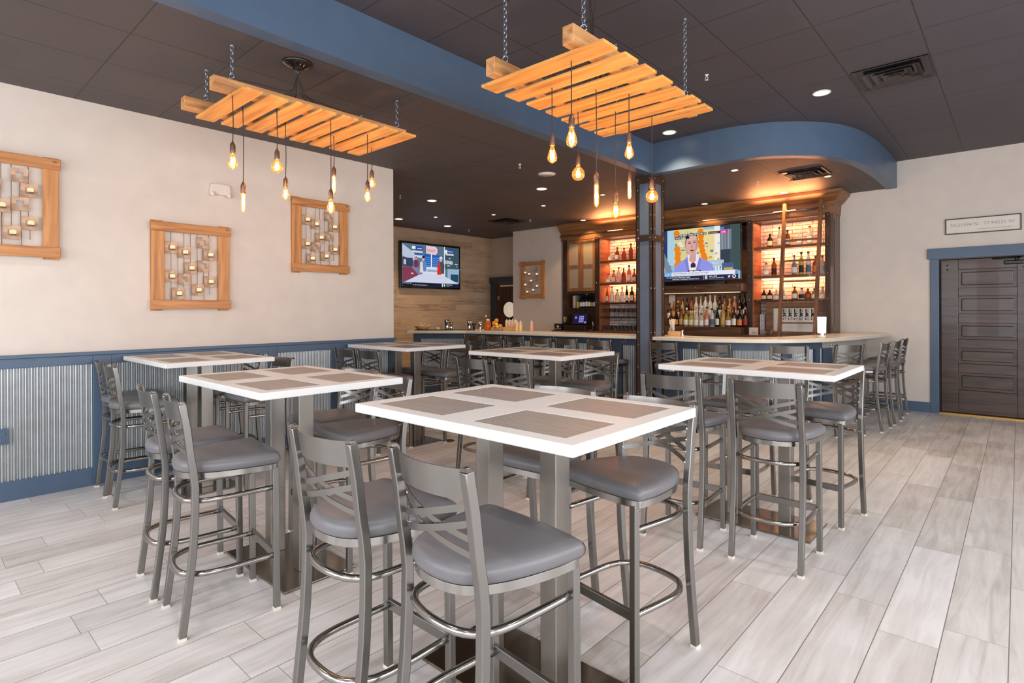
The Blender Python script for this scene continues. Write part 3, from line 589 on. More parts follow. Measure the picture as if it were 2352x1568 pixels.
# ------------------------------------------------------------ bar stools
def make_stool(label, group):
    t = thing('bar_stool', label, 'bar stool', (0, 0, 0), 0, group)
    def post_y(z):
        pr = [(0, -.205), (.18, -.183), (.37, -.161), (.52, -.153), (.66, -.151), (.74, -.158), (.80, -.168), (.93, -.183), (1.047, -.203)]
        for (z0, y0), (z1, y1) in zip(pr, pr[1:]):
            if z <= z1: return y0 + (y1 - y0) * (z - z0) / (z1 - z0)
        return pr[-1][1]
    for sx in (-1, 1):
        pts = [(sx * (.186 if z < .5 else .186 - .006 * (z - .5)), post_y(z), z) for z in (.012, .15, .30, .40, .47, .53, .60, .66, .71, .75, .79, .84, .93, 1.0, 1.042)]
        m = MB(); m.tube(pts, .0148, 4, side=(1, 0, 0)); x = pts[-1][0]; y = pts[-1][1]
        m.add([(x - .0148, y - .0148, 1.042), (x + .0148, y - .0148, 1.042), (x + .0148, y + .0148, 1.042), (x - .0148, y + .0148, 1.042), (x - .009, y - .009, 1.052), (x + .009, y - .009, 1.052), (x + .009, y + .009, 1.052), (x - .009, y + .009, 1.052)], [(4, 5, 6, 7), (0, 1, 5, 4), (1, 2, 6, 5), (2, 3, 7, 6), (3, 0, 4, 7)])
        lg = m.build('leg', STOOL, t, bevel=.003, autosm=True)
        MB().box(sx * .186 - .0155, sx * .186 + .0155, -.2205, -.1895, 0, .013).build('foot_glide', OFFW, lg)
        for z in (.94, .895, .845, .80): MB().sphere((sx * .171, post_y(z) + .0155, z), .006, n=8).build('bolt', RIVET, lg)
        m = MB(); m.tube([(sx * .19, .200, .012), (sx * .188, .195, .695)], .0145, 4, side=(1, 0, 0))
        lg = m.build('leg', STOOL, t, bevel=.003)
        MB().box(sx * .19 - .0152, sx * .19 + .0152, .1848, .2152, 0, .013).build('foot_glide', OFFW, lg)
    def ring(z, ex, name, r=.0115, rz=None):
        p = catmull([(-.178, .19, z), (-.182, .05, z), (-.18, -.06, z), (-.158, -.135, z), (-.10, -.178 - ex, z), (0, -.192 - ex, z), (.10, -.178 - ex, z), (.158, -.135, z), (.18, -.06, z), (.182, .05, z), (.178, .19, z)], 3)
        MB().tube(p, r, 8, side=(0, 0, 1), ry=rz or r).build(name, POLISH, t)
    ring(.262, .012, 'foot_ring', .0135); ring(.592, .0, 'upper_ring', .0125)
    MB().box(-.175, .175, .188, .206, .245, .285).build('footrest_bar', STOOL, t, bevel=.003)
    # seat frame hoop just under the cushion
    def outline(s, dz=0):
        base = [(-.212, .213), (-.10, .224), (0, .227), (.10, .224), (.212, .213), (.226, .18), (.222, .09), (.205, -.01), (.176, -.10), (.13, -.168), (.07, -.198), (0, -.207), (-.07, -.198), (-.13, -.168), (-.176, -.10), (-.205, -.01), (-.222, .09), (-.226, .18)]
        return [(x * s, y * s + .0) for x, y in base]
    fr_ = [(p.x, p.y, .702) for p in catmull([(x, y, 0) for x, y in outline(.90)], 3, True)]
    MB().tube(fr_, .0135, 4, side=(0, 0, 1), closed=True).build('seat_frame', POLISH, t, bevel=.003, autosm=True)
    vs = []; fs = []; lay = [(.90, .714), (.975, .719), (1.0, .732), (.998, .747), (.975, .760), (.92, .769), (.80, .774), (.55, .777), (.25, .778)]
    base = outline(1.0); fine = [(p.x, p.y) for p in catmull([(x, y, 0) for x, y in base], 3, True)]; n = len(fine)
    for s_, z in lay:
        for x, y in fine: vs.append((x * s_, y * s_, z))
    for i in range(len(lay) - 1):
        for k in range(n): k2 = (k + 1) % n; fs.append((i * n + k, i * n + k2, (i + 1) * n + k2, (i + 1) * n + k))
    fs.append(tuple(range(n - 1, -1, -1))); fs.append(tuple((len(lay) - 1) * n + k for k in range(n)))
    MB().add(vs, fs, 0, True).build('seat', VINYL, t)
    # back: bowed top rail and four crossing slats
    def bow(x): return -.048 * (1 - (x / .172) ** 2)
    def slat(x0, z0, x1, z1, h, name, th=.004, off=0):
        n = 14; vs = []; fs = []
        for i in range(n + 1):
            u = i / n; x = x0 + (x1 - x0) * u; z = z0 + (z1 - z0) * u; y = post_y(z) + .005 + bow(x) * .92 + off
            for dz, dy in ((-h / 2, 0), (h / 2, 0), (h / 2, th), (-h / 2, th)): vs.append((x, y + dy - dz * .16, z + dz))
        for i in range(n):
            for q in range(4): q2 = (q + 1) % 4; fs.append((4 * i + q, 4 * i + q2, 4 * i + 4 + q2, 4 * i + 4 + q))
        fs += [(0, 1, 2, 3), (4 * n, 4 * n + 3, 4 * n + 2, 4 * n + 1)]
        MB().add(vs, fs, 0, False).build(name, STOOL, t, autosm=True)
    slat(-.172, 1.0, .172, 1.0, .085, 'top_rail')
    for i, (za, zb) in enumerate(((.945, .845), (.898, .80))):
        slat(-.172, za, .172, zb, .02, 'back_slat', .003, .006 + .001 * i); slat(-.172, zb, .172, za, .02, 'back_slat', .003, .0 + .001 * i)
    return t
G1 = 'cross-back stools round the high tables'; G2 = 'cross-back stools along the bar'
ST = [(-1.72, 1.16, 0, 'left of the two near stools at the front table, back to the camera', G1),
 (-1.205, 1.204, -6, 'foremost of all, largest grey seat, its back to the camera', G1),
 (-1.256, 2.153, 170, 'facing the camera at the front table, seat right of the table corner', G1),
 (-1.765, 2.17, 180, 'far side of the front table, seat seen between the steel table legs', G1),
 (-1.07, 3.505, 1, 'whole cross back in view, in front of the right-hand table', G1),
 (-1.63, 3.47, 3, 'near left side of right-hand table, half behind the front table corner', G1),
 (-1.03, 4.43, 171, 'far right corner of the right-hand table, brown-lit seat facing the camera', G1),
 (-1.60, 4.395, 180, 'far left side of right-hand table, glimpsed behind the steel table leg', G1),
 (-2.905, 1.09, -7, 'nearer of the side-by-side pair at left front, its leg reaching lowest', G1),
 (-3.39, 1.11, -6, 'farther of the side-by-side pair at left front, mostly behind its twin', G1),
 (-3.38, 1.98, 182, 'far side of left front table, seat half hidden by the table legs', G1),
 (-2.92, 1.91, 176, 'far right of left front table, broad seat above the front stools', G1),
 (-5.11, 1.325, -3, 'nearer dark stool at the far left table beside the blue wainscot', G1),
 (-5.50, 1.36, 0, 'dark stool tight against the blue wainscot, leftmost of all', G1),
 (-4.82, 2.125, 180, 'right far side of far left table, small back against the corrugated wall', G1),
 (-5.41, 2.125, 180, 'left far stool of the far left table, close under the wainscot cap', G1),
 (-5.40, 3.485, 0, 'left near side of the table by the wall end, dark cross back', G1),
 (-4.98, 3.505, 0, 'right near stool of the table by the wall end', G1),
 (-4.88, 4.295, 180, 'right far side of the table by the wall end, seat facing camera', G1),
 (-5.35, 4.295, 180, 'far left of the table by the wall end, dark slats under tabletop', G1),
 (-3.45, 3.515, -4, 'left near side of the middle table, brown back above the front table', G1),
 (-2.99, 3.495, 0, 'right near stool of the middle table, back to the camera', G1),
 (-3.02, 4.445, 180, 'right far side of middle table, post sticking up past the tabletop corner', G1),
 (-3.52, 4.445, 180, 'left far stool of the middle table, seen under the tabletop', G1),
 (-6.60, 6.55, 6, 'first from the left along the straight part of the bar', G2),
 (-6.19, 6.60, 0, 'second stool from the left along the straight part of the bar', G2),
 (-5.75, 6.62, 0, 'third stool from the left along the straight part of the bar', G2),
 (-5.23, 6.62, 0, 'fourth stool from the left along the straight part of the bar', G2),
 (-4.76, 6.62, 0, 'fifth stool from the left along the straight part of the bar', G2),
 (-4.22, 6.63, 0, 'sixth along the straight part of the bar, nearest left of the column', G2),
 (-3.29, 6.66, -3, 'first bar stool right of the riveted column', G2),
 (-2.64, 6.64, 0, 'second bar stool right of the riveted column', G2),
 (-1.97, 6.87, 23, 'third bar stool right of the column, where the counter begins to curve', G2),
 (-1.60, 7.45, 56, 'bar stool at the curve of the counter, crossed slats seen square on', G2),
 (-1.385, 8.01, 85, 'first of the three stools in line at the bar end, nearest the camera', G2),
 (-1.35, 8.60, 88, 'middle one of the three stools in line at the bar end', G2),
 (-1.355, 9.28, 89, 'last of the three stools at the bar end, nearest the entrance door', G2)]
s0 = make_stool('gunmetal cross-back stool with grey seat, ' + ST[0][3], G1)
s0.location = (ST[0][0], ST[0][1], 0)
def lab(t):
    w = ('gunmetal stool, ' + t).split(); return ' '.join(w)
for i, (x, y, a, l, g) in enumerate(ST):
    if i == 0: s0['label'] = lab(l); continue
    dup(s0, (x, y, 0), math.radians(a), lab(l), g)

# ------------------------------------------------------------ pallet chandeliers
def chain(x, y, z0, z1, label):
    m = MB(); L = .034; n = max(2, int(round((z1 - z0) / (L * .74)))); st = (z1 - z0) / n
    for i in range(n):
        zc = z0 + st * (i + .5); pts = []
        for k in range(12):
            a = 2 * PI * k / 12; u = .010 * math.cos(a); w = (.0195) * math.sin(a)
            pts.append((x + (u if i % 2 else u * .25), y + (u * .25 if i % 2 else u), zc + w))
        m.tube(pts, .0032, 6, closed=True, side=(0.3, 0.2, 1))
    pts = [(x + .019 * math.cos(2 * PI * k / 14) * .85, y + .019 * math.cos(2 * PI * k / 14) * .5, z0 - .012 + .019 * math.sin(2 * PI * k / 14)) for k in range(14)]
    m.tube(pts, .006, 6, closed=True, side=(.3, .2, 1)).tube([(x, y, z0 - .05), (x, y, z0 - .028)], .005, 6)
    m.tube([(x, y, z1 - .004), (x, y, z1 + .004)], .014, 8)
    o = m.build('hanging_chain', CHAINM); o['label'] = label; o['category'] = 'chain'; o['group'] = 'chains holding the pallet lights'
    return o
def pallet(name_l, x0, x1, y0, pitch, wid, n, zb, rx, ry0, ry1, rw, rh):
    t = thing('pallet_frame', name_l, 'pallet light', ((x0 + x1) / 2, y0, zb)); ox, oy = (x0 + x1) / 2, y0
    for i in range(n):
        j = random.Random(i + int(x0 * 10)); dx = j.uniform(-.012, .012); y = i * pitch
        MB().box(x0 - ox + dx, x1 - ox + dx, y, y + wid, 0, .019).build('slat', PINE, t, bevel=.003)
    for r in rx: MB().box(r - rw / 2 - ox, r + rw / 2 - ox, ry0 - oy, ry1 - oy, .0195, .0195 + rh).build('rail', PINEY, t, bevel=.004)
    return t
P1 = pallet('smaller pine pallet light near the left wall, eight slats, its canopy beside the blue beam', -4.49, -3.665, 1.515, .179, .128, 8, 2.87, (-4.40, -3.87), 1.40, 2.93, .075, .085)
P2 = pallet('larger pine pallet light at upper centre, seven slats, hung on long chains', -2.555, -1.635, 2.55, .2135, .145, 7, 2.88, (-2.41, -1.82), 2.48, 4.06, .075, .105)
zr1 = 2.87 + .0195 + .085; zr2 = 2.88 + .0195 + .105
for x, y, l in ((-3.87, 1.53, 'front right chain of the smaller pallet light'), (-4.40, 1.56, 'front left chain of the smaller pallet light'), (-3.87, 2.86, 'back right chain of the smaller pallet light'), (-4.40, 2.86, 'back left chain of the smaller pallet light, over the far slats')):
    chain(x, y, zr1 + .05, ZC, l + ', short grey links')
for x, y, l in ((-2.41, 2.62, 'front left chain of the larger pallet light'), (-1.82, 2.63, 'front right chain of the larger pallet light, beside the cable bundle'), (-1.82, 3.93, 'back right chain of the larger pallet light'), (-2.41, 3.93, 'back left chain of the larger pallet light, behind its slats')):
    chain(x, y, zr2 + .05, ZR, l + ', long grey links')
CAN = {1: (-3.80, 1.95, ZC), 2: (-2.02, 3.02, ZR)}
cn = MB().lathe([(.105, 0), (.10, -.012), (.06, -.03), (.035, -.045), (.0325, -.055)][::-1], CAN[1], 24).build('ceiling_canopy', BLACKM); tag(cn, 'glossy black round canopy on the low ceiling by the blue beam', 'canopy', 'canopies of the pallet lights')
cn = MB().lathe([(.105, 0), (.10, -.012), (.06, -.03), (.035, -.045), (.0325, -.055)][::-1], CAN[2], 24).build('ceiling_canopy', BLACKM); tag(cn, 'black round canopy above the larger pallet, cut by the top edge', 'canopy', 'canopies of the pallet lights')
AMBER = None
def amber_mat(name, col, s, a):
    if name in MATS: return MATS[name]
    m = bpy.data.materials.new(name); m.use_nodes = True; nt = m.node_tree; nt.nodes.clear()
    tr = N(nt, 'ShaderNodeBsdfTransparent'); tr.inputs[0].default_value = col; gl = N(nt, 'ShaderNodeBsdfGlossy'); gl.inputs['Roughness'].default_value = .05; gl.inputs[0].default_value = (1, .8, .5, 1)
    em = N(nt, 'ShaderNodeEmission'); em.inputs[0].default_value = (1, .42, .08, 1); em.inputs[1].default_value = s
    fr = N(nt, 'ShaderNodeLayerWeight'); fr.inputs[0].default_value = .35
    mx = N(nt, 'ShaderNodeMixShader'); nt.links.new(fr.outputs['Facing'], mx.inputs[0]); nt.links.new(tr.outputs[0], mx.inputs[1]); nt.links.new(gl.outputs[0], mx.inputs[2])
    ad = N(nt, 'ShaderNodeAddShader'); nt.links.new(mx.outputs[0], ad.inputs[0]); nt.links.new(em.outputs[0], ad.inputs[1])
    o = N(nt, 'ShaderNodeOutputMaterial'); nt.links.new(ad.outputs[0], o.inputs[0]); MATS[name] = m
    return m
AMB = amber_mat('amber_bulb_glass', (1, .78, .42, 1), .38, 1)
FIL = emis('glowing_filament', (1, .62, .28, 1), 45)
BULB = {
 'st': ([(.012, .118), (.0135, .105), (.018, .088), (.027, .062), (.0325, .04), (.031, .024), (.022, .01), (.008, .001)], .118),
 'globe': ([(.014, .112), (.015, .098), (.030, .086), (.043, .066), (.0475, .045), (.043, .024), (.028, .007), (.006, 0)], .112),
 'tube': ([(.013, .150), (.0155, .138), (.0165, .12), (.0165, .022), (.013, .008), (.004, 0)], .150)}
def pendant(x, y, zb, kind, sc, ci, hole, label, power):
    prof, H = BULB[kind]; H *= sc
    t = thing('pendant_bulb', label, 'pendant light', (x, y, zb), 0, 'filament bulbs under the pallet lights')
    o = MB().lathe([(r * sc, z * sc) for r, z in prof[::-1]], (0, 0, 0), 16, caps=False).build('glass_bulb', AMB, t)
    m = MB()
    nf = 5 if kind != 'tube' else 4
    r0 = {'st': .011, 'globe': .012, 'tube': .006}[kind] * sc; za, zb2 = {'st': (.028, .082), 'globe': (.028, .066), 'tube': (.018, .135)}[kind]
    pts = []
    for i in range(nf * 2):
        a = 2 * PI * i / (nf * 2); pts.append((r0 * math.cos(a), r0 * math.sin(a), (za if i % 2 else zb2) * sc))
    m.tube(pts, .004, 5, closed=True, side=(0, .3, 1)); m.build('filament', FIL, o)
    m = MB(); m.lathe([(.0165, H - .004), (.0175, H + .004), (.0175, H + .045), (.014, H + .058), (.006, H + .07), (.0035, H + .08)], (0, 0, 0), 14); m.build('socket', BRONZE, t)
    c = CAN[ci]; zr = hole + .14
    m = MB(); a = random.Random(x * 7 + y).uniform(0, 6.28)
    m.tube(catmull([(c[0] - x + .03 * math.cos(a), c[1] - y + .03 * math.sin(a), c[2] - zb - .05), ((c[0] - x) * .97 + .02 * math.cos(a * 2), (c[1] - y) * .97, hole - zb + .22), ((c[0] - x) * .85, (c[1] - y) * .85, hole - zb + .125), ((c[0] - x) * .15, (c[1] - y) * .15, hole - zb + .115), (0, 0, hole - zb + .05), (0, 0, hole - zb - .02), (.003 * math.cos(a), .003, (hole - zb + H) * .5), (0, 0, H + .075)], 5), .0033, 6)
    m.build('cable', CABLE, t)
    l = bpy.data.lights.new('bulb_light', 'POINT'); l.energy = power; l.color = (1, .56, .27); l.shadow_soft_size = .02
    lo = bpy.data.objects.new('bulb_light', l); COL.objects.link(lo); lo.parent = t; lo.location = (0, 0, H * .5); return t
PB1 = 'teardrop bulb|tube bulb|round globe bulb|small teardrop bulb|large bright teardrop bulb|tube bulb|small teardrop bulb|small globe bulb'.split('|')
B1 = [(-3.84, 1.52, 2.385, 'st', .92, 'teardrop bulb nearest the left end of the smaller pallet'), (-4.09, 1.69, 2.155, 'tube', .93, 'slender tube bulb hanging lowest at the left end of the smaller pallet'), (-3.95, 1.87, 2.443, 'globe', .88, 'round globe bulb, third from left under the smaller pallet'), (-4.19, 2.05, 2.31, 'st', .85, 'small teardrop bulb, fourth from left under the smaller pallet'),
      (-3.84, 2.23, 2.185, 'st', .95, 'teardrop bulb in front of the third candle frame'), (-4.12, 2.42, 2.406, 'tube', .95, 'tube bulb just above and right of the third candle frame'), (-3.90, 2.59, 2.331, 'st', .85, 'teardrop bulb, lower of the last two under the smaller pallet'), (-4.18, 2.82, 2.518, 'globe', .8, 'globe bulb, upper of the last two under the smaller pallet')]
for q in B1: pendant(*q[:5], 1, 2.87, q[5], 3.6)
B2 = [(-1.905, 2.63, 2.385, 'st', 1.0, 'largest bright teardrop bulb under the larger pallet, nearest the camera'), (-2.225, 2.86, 2.395, 'st', .98, 'leftmost teardrop bulb under the larger pallet'), (-2.355, 3.33, 2.383, 'globe', 1.0, 'globe bulb at left under the larger pallet'), (-2.035, 3.08, 2.12, 'tube', 1.02, 'long tube bulb hanging low in the centre under the larger pallet'),
      (-2.155, 3.51, 2.113, 'st', .98, 'teardrop bulb hanging lowest under the larger pallet'), (-1.915, 3.29, 2.45, 'st', .95, 'small teardrop bulb high at right under the larger pallet'), (-2.24, 3.85, 2.31, 'tube', .95, 'short tube bulb left of the column, under the larger pallet'), (-2.005, 3.77, 2.24, 'globe', .96, 'globe bulb hanging in front of the riveted column')]
for q in B2: pendant(*q[:5], 2, 2.88, q[5], 4.6)

# ------------------------------------------------------------ candle frames
PL = [(-0.176, 0.169, 1), (-0.068, 0.132, 1), (0.093, 0.233, 0), (0.15, 0.122, 1), (-0.014, -0.012, 1), (0.096, 0.013, 0), (-0.177, -0.094, 1), (-0.069, -0.118, 0), (0.153, -0.132, 1), (-0.12, -0.249, 1), (0.047, -0.214, 1)]
def candle_frame(label):
    """local frame: wall behind at x=0, width along y, height along z about the centre"""
    t = thing('candle_frame', label, 'wall art', (0, 0, 0), 0, 'pine frames with metal candle plates')
    W, H = .342, .405
    for s in (-1, 1):
        MB().box(.012, .038, s * (W - .06) - .052, s * (W - .06) + .052, -H + .045, H - .045).build('upright_board', FRAMEV, t, bevel=.004)
        MB().box(.0, .0118, s * (W - .055) - .05, s * (W - .055) + .05, -H - .005, H + .005).build('backing_block', FRAMEV, t, bevel=.003)
        MB().box(.0385, .060, -W, W, s * (H - .052) - .042, s * (H - .052) + .042).build('cross_board', FRAMEW, t, bevel=.005)
    m = MB()
    for y, z0, z1 in ((-.176, .31, -.09), (-.176, -.09, -.31), (-.12, .19, -.27), (-.068, .31, .13), (-.068, .13, -.12), (-.07, -.16, -.31), (-.014, .31, -.02), (-.01, -.02, -.31), (.045, .31, -.22), (.094, .20, .04), (.1, -.02, -.2), (.103, -.2, -.31), (.146, .31, -.14), (.155, -.14, -.26)):
        m.tube([(.026, y, z0), (.026, y, z1)], .0025, 5)
    m.build('iron_rods', IRONB, t)
    for y, z, c in PL:
        m = MB(); a, b = .052, .024; n = 6; vs = []; fs = []
        # square plate with a square hole, dished forward at its corners
        def pt(u, v): return (.033 + .012 * (abs(u) / a) * (abs(v) / a), u, v)
        g = [-a, -b, b, a]; g = [-a, -(a + b) / 2, -b, 0, b, (a + b) / 2, a]
        for u in g:
            for v in g: vs.append(pt(u, v))
        for i in range(6):
            for j in range(6):
                if i in (2, 3) and j in (2, 3): continue
                fs.append((i * 7 + j, i * 7 + j + 1, i * 7 + j + 8, i * 7 + j + 7))
        o = m.add(vs, fs).build('candle_plate', PEWTER, t); o.location = (0, y, z)
        sol = o.modifiers.new('thickness', 'SOLIDIFY'); sol.thickness = .002
        if c:
            MB().lathe([(.0, 0), (.018, .0), (.024, .006), (.024, .009), (.019, .004), (0, .004)], (.058, .004, -.024), 12, caps=False).tube([(.034, 0, -.024), (.045, .002, -.024)], .003, 5).build('candle_cup', IRONB, o)
            MB().lathe([(.020, 0), (.0205, .034), (.014, .037)], (.058, .004, -.019), 14).build('tealight', CANDLE, o)
    return t
f0 = candle_frame('pine frame of candle plates cut off by the left edge of the view'); f0.location = (XL, .59, 2.278)
dup(f0, (XL, 1.908, 1.868), 0, 'pine frame of candle plates hung lowest on the left wall, between the other two')
dup(f0, (XL, 3.222, 2.275), 0, 'pine frame of candle plates behind a hanging bulb, farthest along the left wall')
dup(f0, (-7.83, 9.37, 2.105), -PI / 2, 'small-looking pine candle frame on the pier beside the back bar')
em = thing('emergency_light', 'off-white twin-head emergency light on the left wall above the middle frame', 'emergency light', (XL, 2.163, 2.62))
m = MB(); m.prism([(-.10, -.04), (.10, -.04), (.085, .055), (.065, .065), (-.065, .065), (-.085, .055)], 0, .045)
o = m.build('housing', OFFW, em, bevel=.008); o.rotation_euler = (PI / 2, 0, PI / 2)
for s in (-1, 1): MB().tube([(.03, s * .075, -.035), (.062, s * .078, -.042)], .022, 14).build('lamp_head', OFFW, em)
MB().tube([(.045, 0, -.035), (.05, 0, -.036)], .004, 8).build('indicator', emis('green_indicator', rgb(190, 255, 190), 1.2), em)

# ------------------------------------------------------------ ceiling fittings
HOT = emis('downlight_lens', rgb(255, 236, 200), 5.0)
def downlight(x, y, z, r, label, power, col=(1, .78, .55), size=1.9, blend=.6):
    t = thing('downlight', label, 'ceiling light', (x, y, z), 0, 'round recessed ceiling lights')
    MB().lathe([(r * 1.18, 0), (r * 1.18, -.006), (r, -.006), (r, -.0015), (r, 0)], (0, 0, 0), 24, caps=False).build('trim_ring', OFFW, t)
    MB().lathe([(r, -.003), (r, -.0045)], (0, 0, 0), 24).build('lens', HOT, t)
    l = bpy.data.lights.new('downlight_beam', 'SPOT'); l.energy = power; l.color = col; l.spot_size = size; l.spot_blend = blend; l.shadow_soft_size = r
    lo = bpy.data.objects.new('downlight_beam', l); COL.objects.link(lo); lo.parent = t; lo.location = (0, 0, -.02); return t
WARM = (1, .72, .45)
for q in [(-1.44, 6.17, ZR, .07, 'recessed light in the high ceiling left of the large air vent', 70, WARM), (-3.12, 6.30, ZR, .07, 'recessed light in the high ceiling at the corner above the column', 130, WARM),
          (-5.131, 6.342, ZC, .07, 'recessed light on the low ceiling just below the white speaker disc', 55, WARM), (-6.965, 5.822, ZC, .07, 'recessed light alone on the low ceiling above the television end of the bar', 55, WARM),
          (-8.808, 7.781, ZC, .07, 'recessed light nearest the wood wall, right of the television', 60, WARM), (-8.813, 6.548, ZC, .07, 'recessed light at the end edge of the left wall', 60, WARM),
          (-5.932, 7.377, ZC, .032, 'small recessed light behind the bar, between two larger ones', 22, WARM), (-7.155, 7.441, ZC, .032, 'small recessed light in the middle of the low bar ceiling', 22, WARM), (-8.128, 6.883, ZC, .032, 'small recessed light over the left end of the bar', 22, WARM),
          (-4.712, 7.299, ZC, .032, 'small recessed light left of the column behind the hanging bulbs', 26, WARM), (-2.661, 7.156, ZC, .038, 'small recessed light under the blue soffit, left of the small vent', 30, WARM), (-1.873, 8.321, ZC, .038, 'small recessed light right of the small vent under the soffit', 30, WARM)]: downlight(*q)
for q in [(-6.322, 9.10, ZC, .045, 'recessed light washing the cabinet crown at left of the column'), (-3.872, 9.08, ZC, .045, 'recessed light washing the crown above the large television'), (-2.62, 9.02, ZC, .045, 'recessed light washing the crown by the ladder top')]:
    downlight(*q, 60, (1, .58, .24), 1.9, .3)
_p = None
for x, y, z in ((-2.6, .6, ZR), (-.9, .9, ZR), (1.0, .9, ZR), (-.9, 2.5, ZR), (1.0, 2.8, ZR), (1.0, 4.5, ZR), (2.8, 4.6, ZR), (2.8, 6.6, ZR), (-2.6, -1.2, ZR), (-.9, -1.2, ZR), (1.0, -1.2, ZR), (2.8, .9, ZR), (2.8, -1.2, ZR), (2.8, 2.8, ZR), (-4.6, 0.0, ZC), (-4.6, -1.5, ZC)):  # unseen ceiling lights added to brighten tabletops and floor
    _l = 'added fill light recessed in the ceiling above or behind the camera, outside the view'
    if _p is None:
        _p = downlight(x, y, z, .07, _l, 46, (1, .96, .92), 2.3, .7); _p['group'] = 'added fill lights outside the view'
    else: dup(_p, (x, y, z), 0, _l)
o = MB().lathe([(.11, -.008), (.115, 0)], (0, 0, 0), 28).lathe([(.10, -.011), (.10, -.008)], (0, 0, 0), 28).build('ceiling_speaker', OFFW); o.location = (-4.524, 5.70, ZC); tag(o, 'flat white round speaker disc on the low ceiling, unlit', 'speaker')
VENT = mat('charcoal_vent', rgb(62, 54, 54), .5)
def vent(x, y, z, s, label):
    t = thing('air_vent', label, 'air vent', (x, y, z), 0, 'square louvred ceiling vents')
    MB().box(-s, s, -s, s, -.003, 0).build('backing', BLACK, t)
    m = MB()
    for k, q in enumerate((1.0, .76, .52, .28)):
        a = s * q; b = a - s * .14; z0 = -.004; z1 = -.03 if k else -.012
        for sg in (-1, 1):
            m.add([(-a, sg * a, z1), (a, sg * a, z1), (b, sg * b, z0), (-b, sg * b, z0)], [(0, 1, 2, 3)]); m.add([(sg * a, -a, z1), (sg * a, a, z1), (sg * b, b, z0), (sg * b, -b, z0)], [(0, 1, 2, 3)])
            m.add([(-a, sg * a, z1), (a, sg * a, z1), (a, sg * a, z1 - .004), (-a, sg * a, z1 - .004)], [(0, 1, 2, 3)])
    o = m.build('louvre', VENT, t); q = o.modifiers.new('thickness', 'SOLIDIFY'); q.thickness = .003
vent(-.84, 6.11, ZR, .28, 'large dark square air vent on the high ceiling at right'); vent(-2.05, 7.94, ZC, .26, 'orange-lit square air vent under the blue soffit'); vent(-7.48, 8.15, ZC, .26, 'dark air vent on the low ceiling near the far pier')
for x, y, z, l in ((-2.104, 4.99, ZR, 'tiny white sprinkler on the high ceiling right of the larger pallet'), (-4.459, 5.096, ZC, 'tiny sprinkler on the low ceiling, left of the beam and the hanging bulbs'), (-7.016, 5.239, ZC, 'tiny sprinkler on the low ceiling near the end of the left wall'),
                   (-7.028, 8.335, ZC, 'tiny sprinkler in front of the far pier'), (-8.869, 8.449, ZC, 'tiny sprinkler nearest the wood-clad wall'), (-2.666, 8.013, ZC, 'tiny sprinkler under the blue soffit, left of the small vent')):
    t = thing('sprinkler', l, 'sprinkler', (x, y, z), 0, 'ceiling sprinklers')
    MB().lathe([(.02, 0), (.016, -.004), (.006, -.008), (.006, -.02)][::-1], (0, 0, 0), 12).build('escutcheon', OFFW, t)
    MB().tube([(-.006, 0, -.018), (-.013, 0, -.026), (-.011, 0, -.04), (0, 0, -.046), (.011, 0, -.04), (.013, 0, -.026), (.006, 0, -.018)], .0028, 6).lathe([(.014, -.049), (.014, -.046)], (0, 0, 0), 12).build('deflector', OFFW, t)
o = MB().lathe([(.07, 0.0005), (.068, .003)], (0, 0, 0), 24).build('floor_cover', mat('dark_bronze_cover', rgb(78, 66, 58), .45, metal=.5)); o.location = (-4.73, 4.18, 0); tag(o, 'round dark cover plate set in the plank floor behind the front table', 'floor cover')

# ------------------------------------------------------------ televisions
class Pic:
    """picture on a screen: flat coloured shapes in 0..1 screen coordinates, each drawn over the last"""
    def __init__(s, w, h): s.w, s.h = w, h; s.m = MB(); s.mats = []; s.k = 0; s.T = (1, 0, 1, 0)
    def col(s, c, e=1.0):
        m = emis('screen_%02x%02x%02x' % c, rgb(*c), e)
        if m not in s.mats: s.mats.append(m)
        return s.mats.index(m)
    def poly(s, pts, c):
        s.k += 1; y = -.0002 * s.k; s.m.add([((x * s.T[0] + s.T[1]) * s.w, y, (z * s.T[2] + s.T[3]) * s.h) for x, z in pts], [tuple(range(len(pts)))], s.col(c)); return s
    def rect(s, x0, x1, z0, z1, c): return s.poly([(x0, z0), (x1, z0), (x1, z1), (x0, z1)], c)
    def oval(s, x, z, rx, rz, c, n=18): return s.poly([(x + rx * math.cos(2 * PI * k / n), z + rz * math.sin(2 * PI * k / n)) for k in range(n)], c)
    def text(s, t, x, z, size, c, sx=1.0, bold=0.0, align='LEFT'):
        s.k += 1; vs, fs = text_geo(t, size, align, 0, bold, sx); s.m.add([(v[0] + x * s.w, -.0002 * s.k, v[1] + z * s.h) for v in vs], fs, s.col(c)); return s
def tv(label, w, h, bez=.02):
    t = thing('television', label, 'television'); MB().box(-w / 2 - bez, w / 2 + bez, 0, .055, -bez, h + bez).build('casing', BLACKM, t, bevel=.004)
    return t
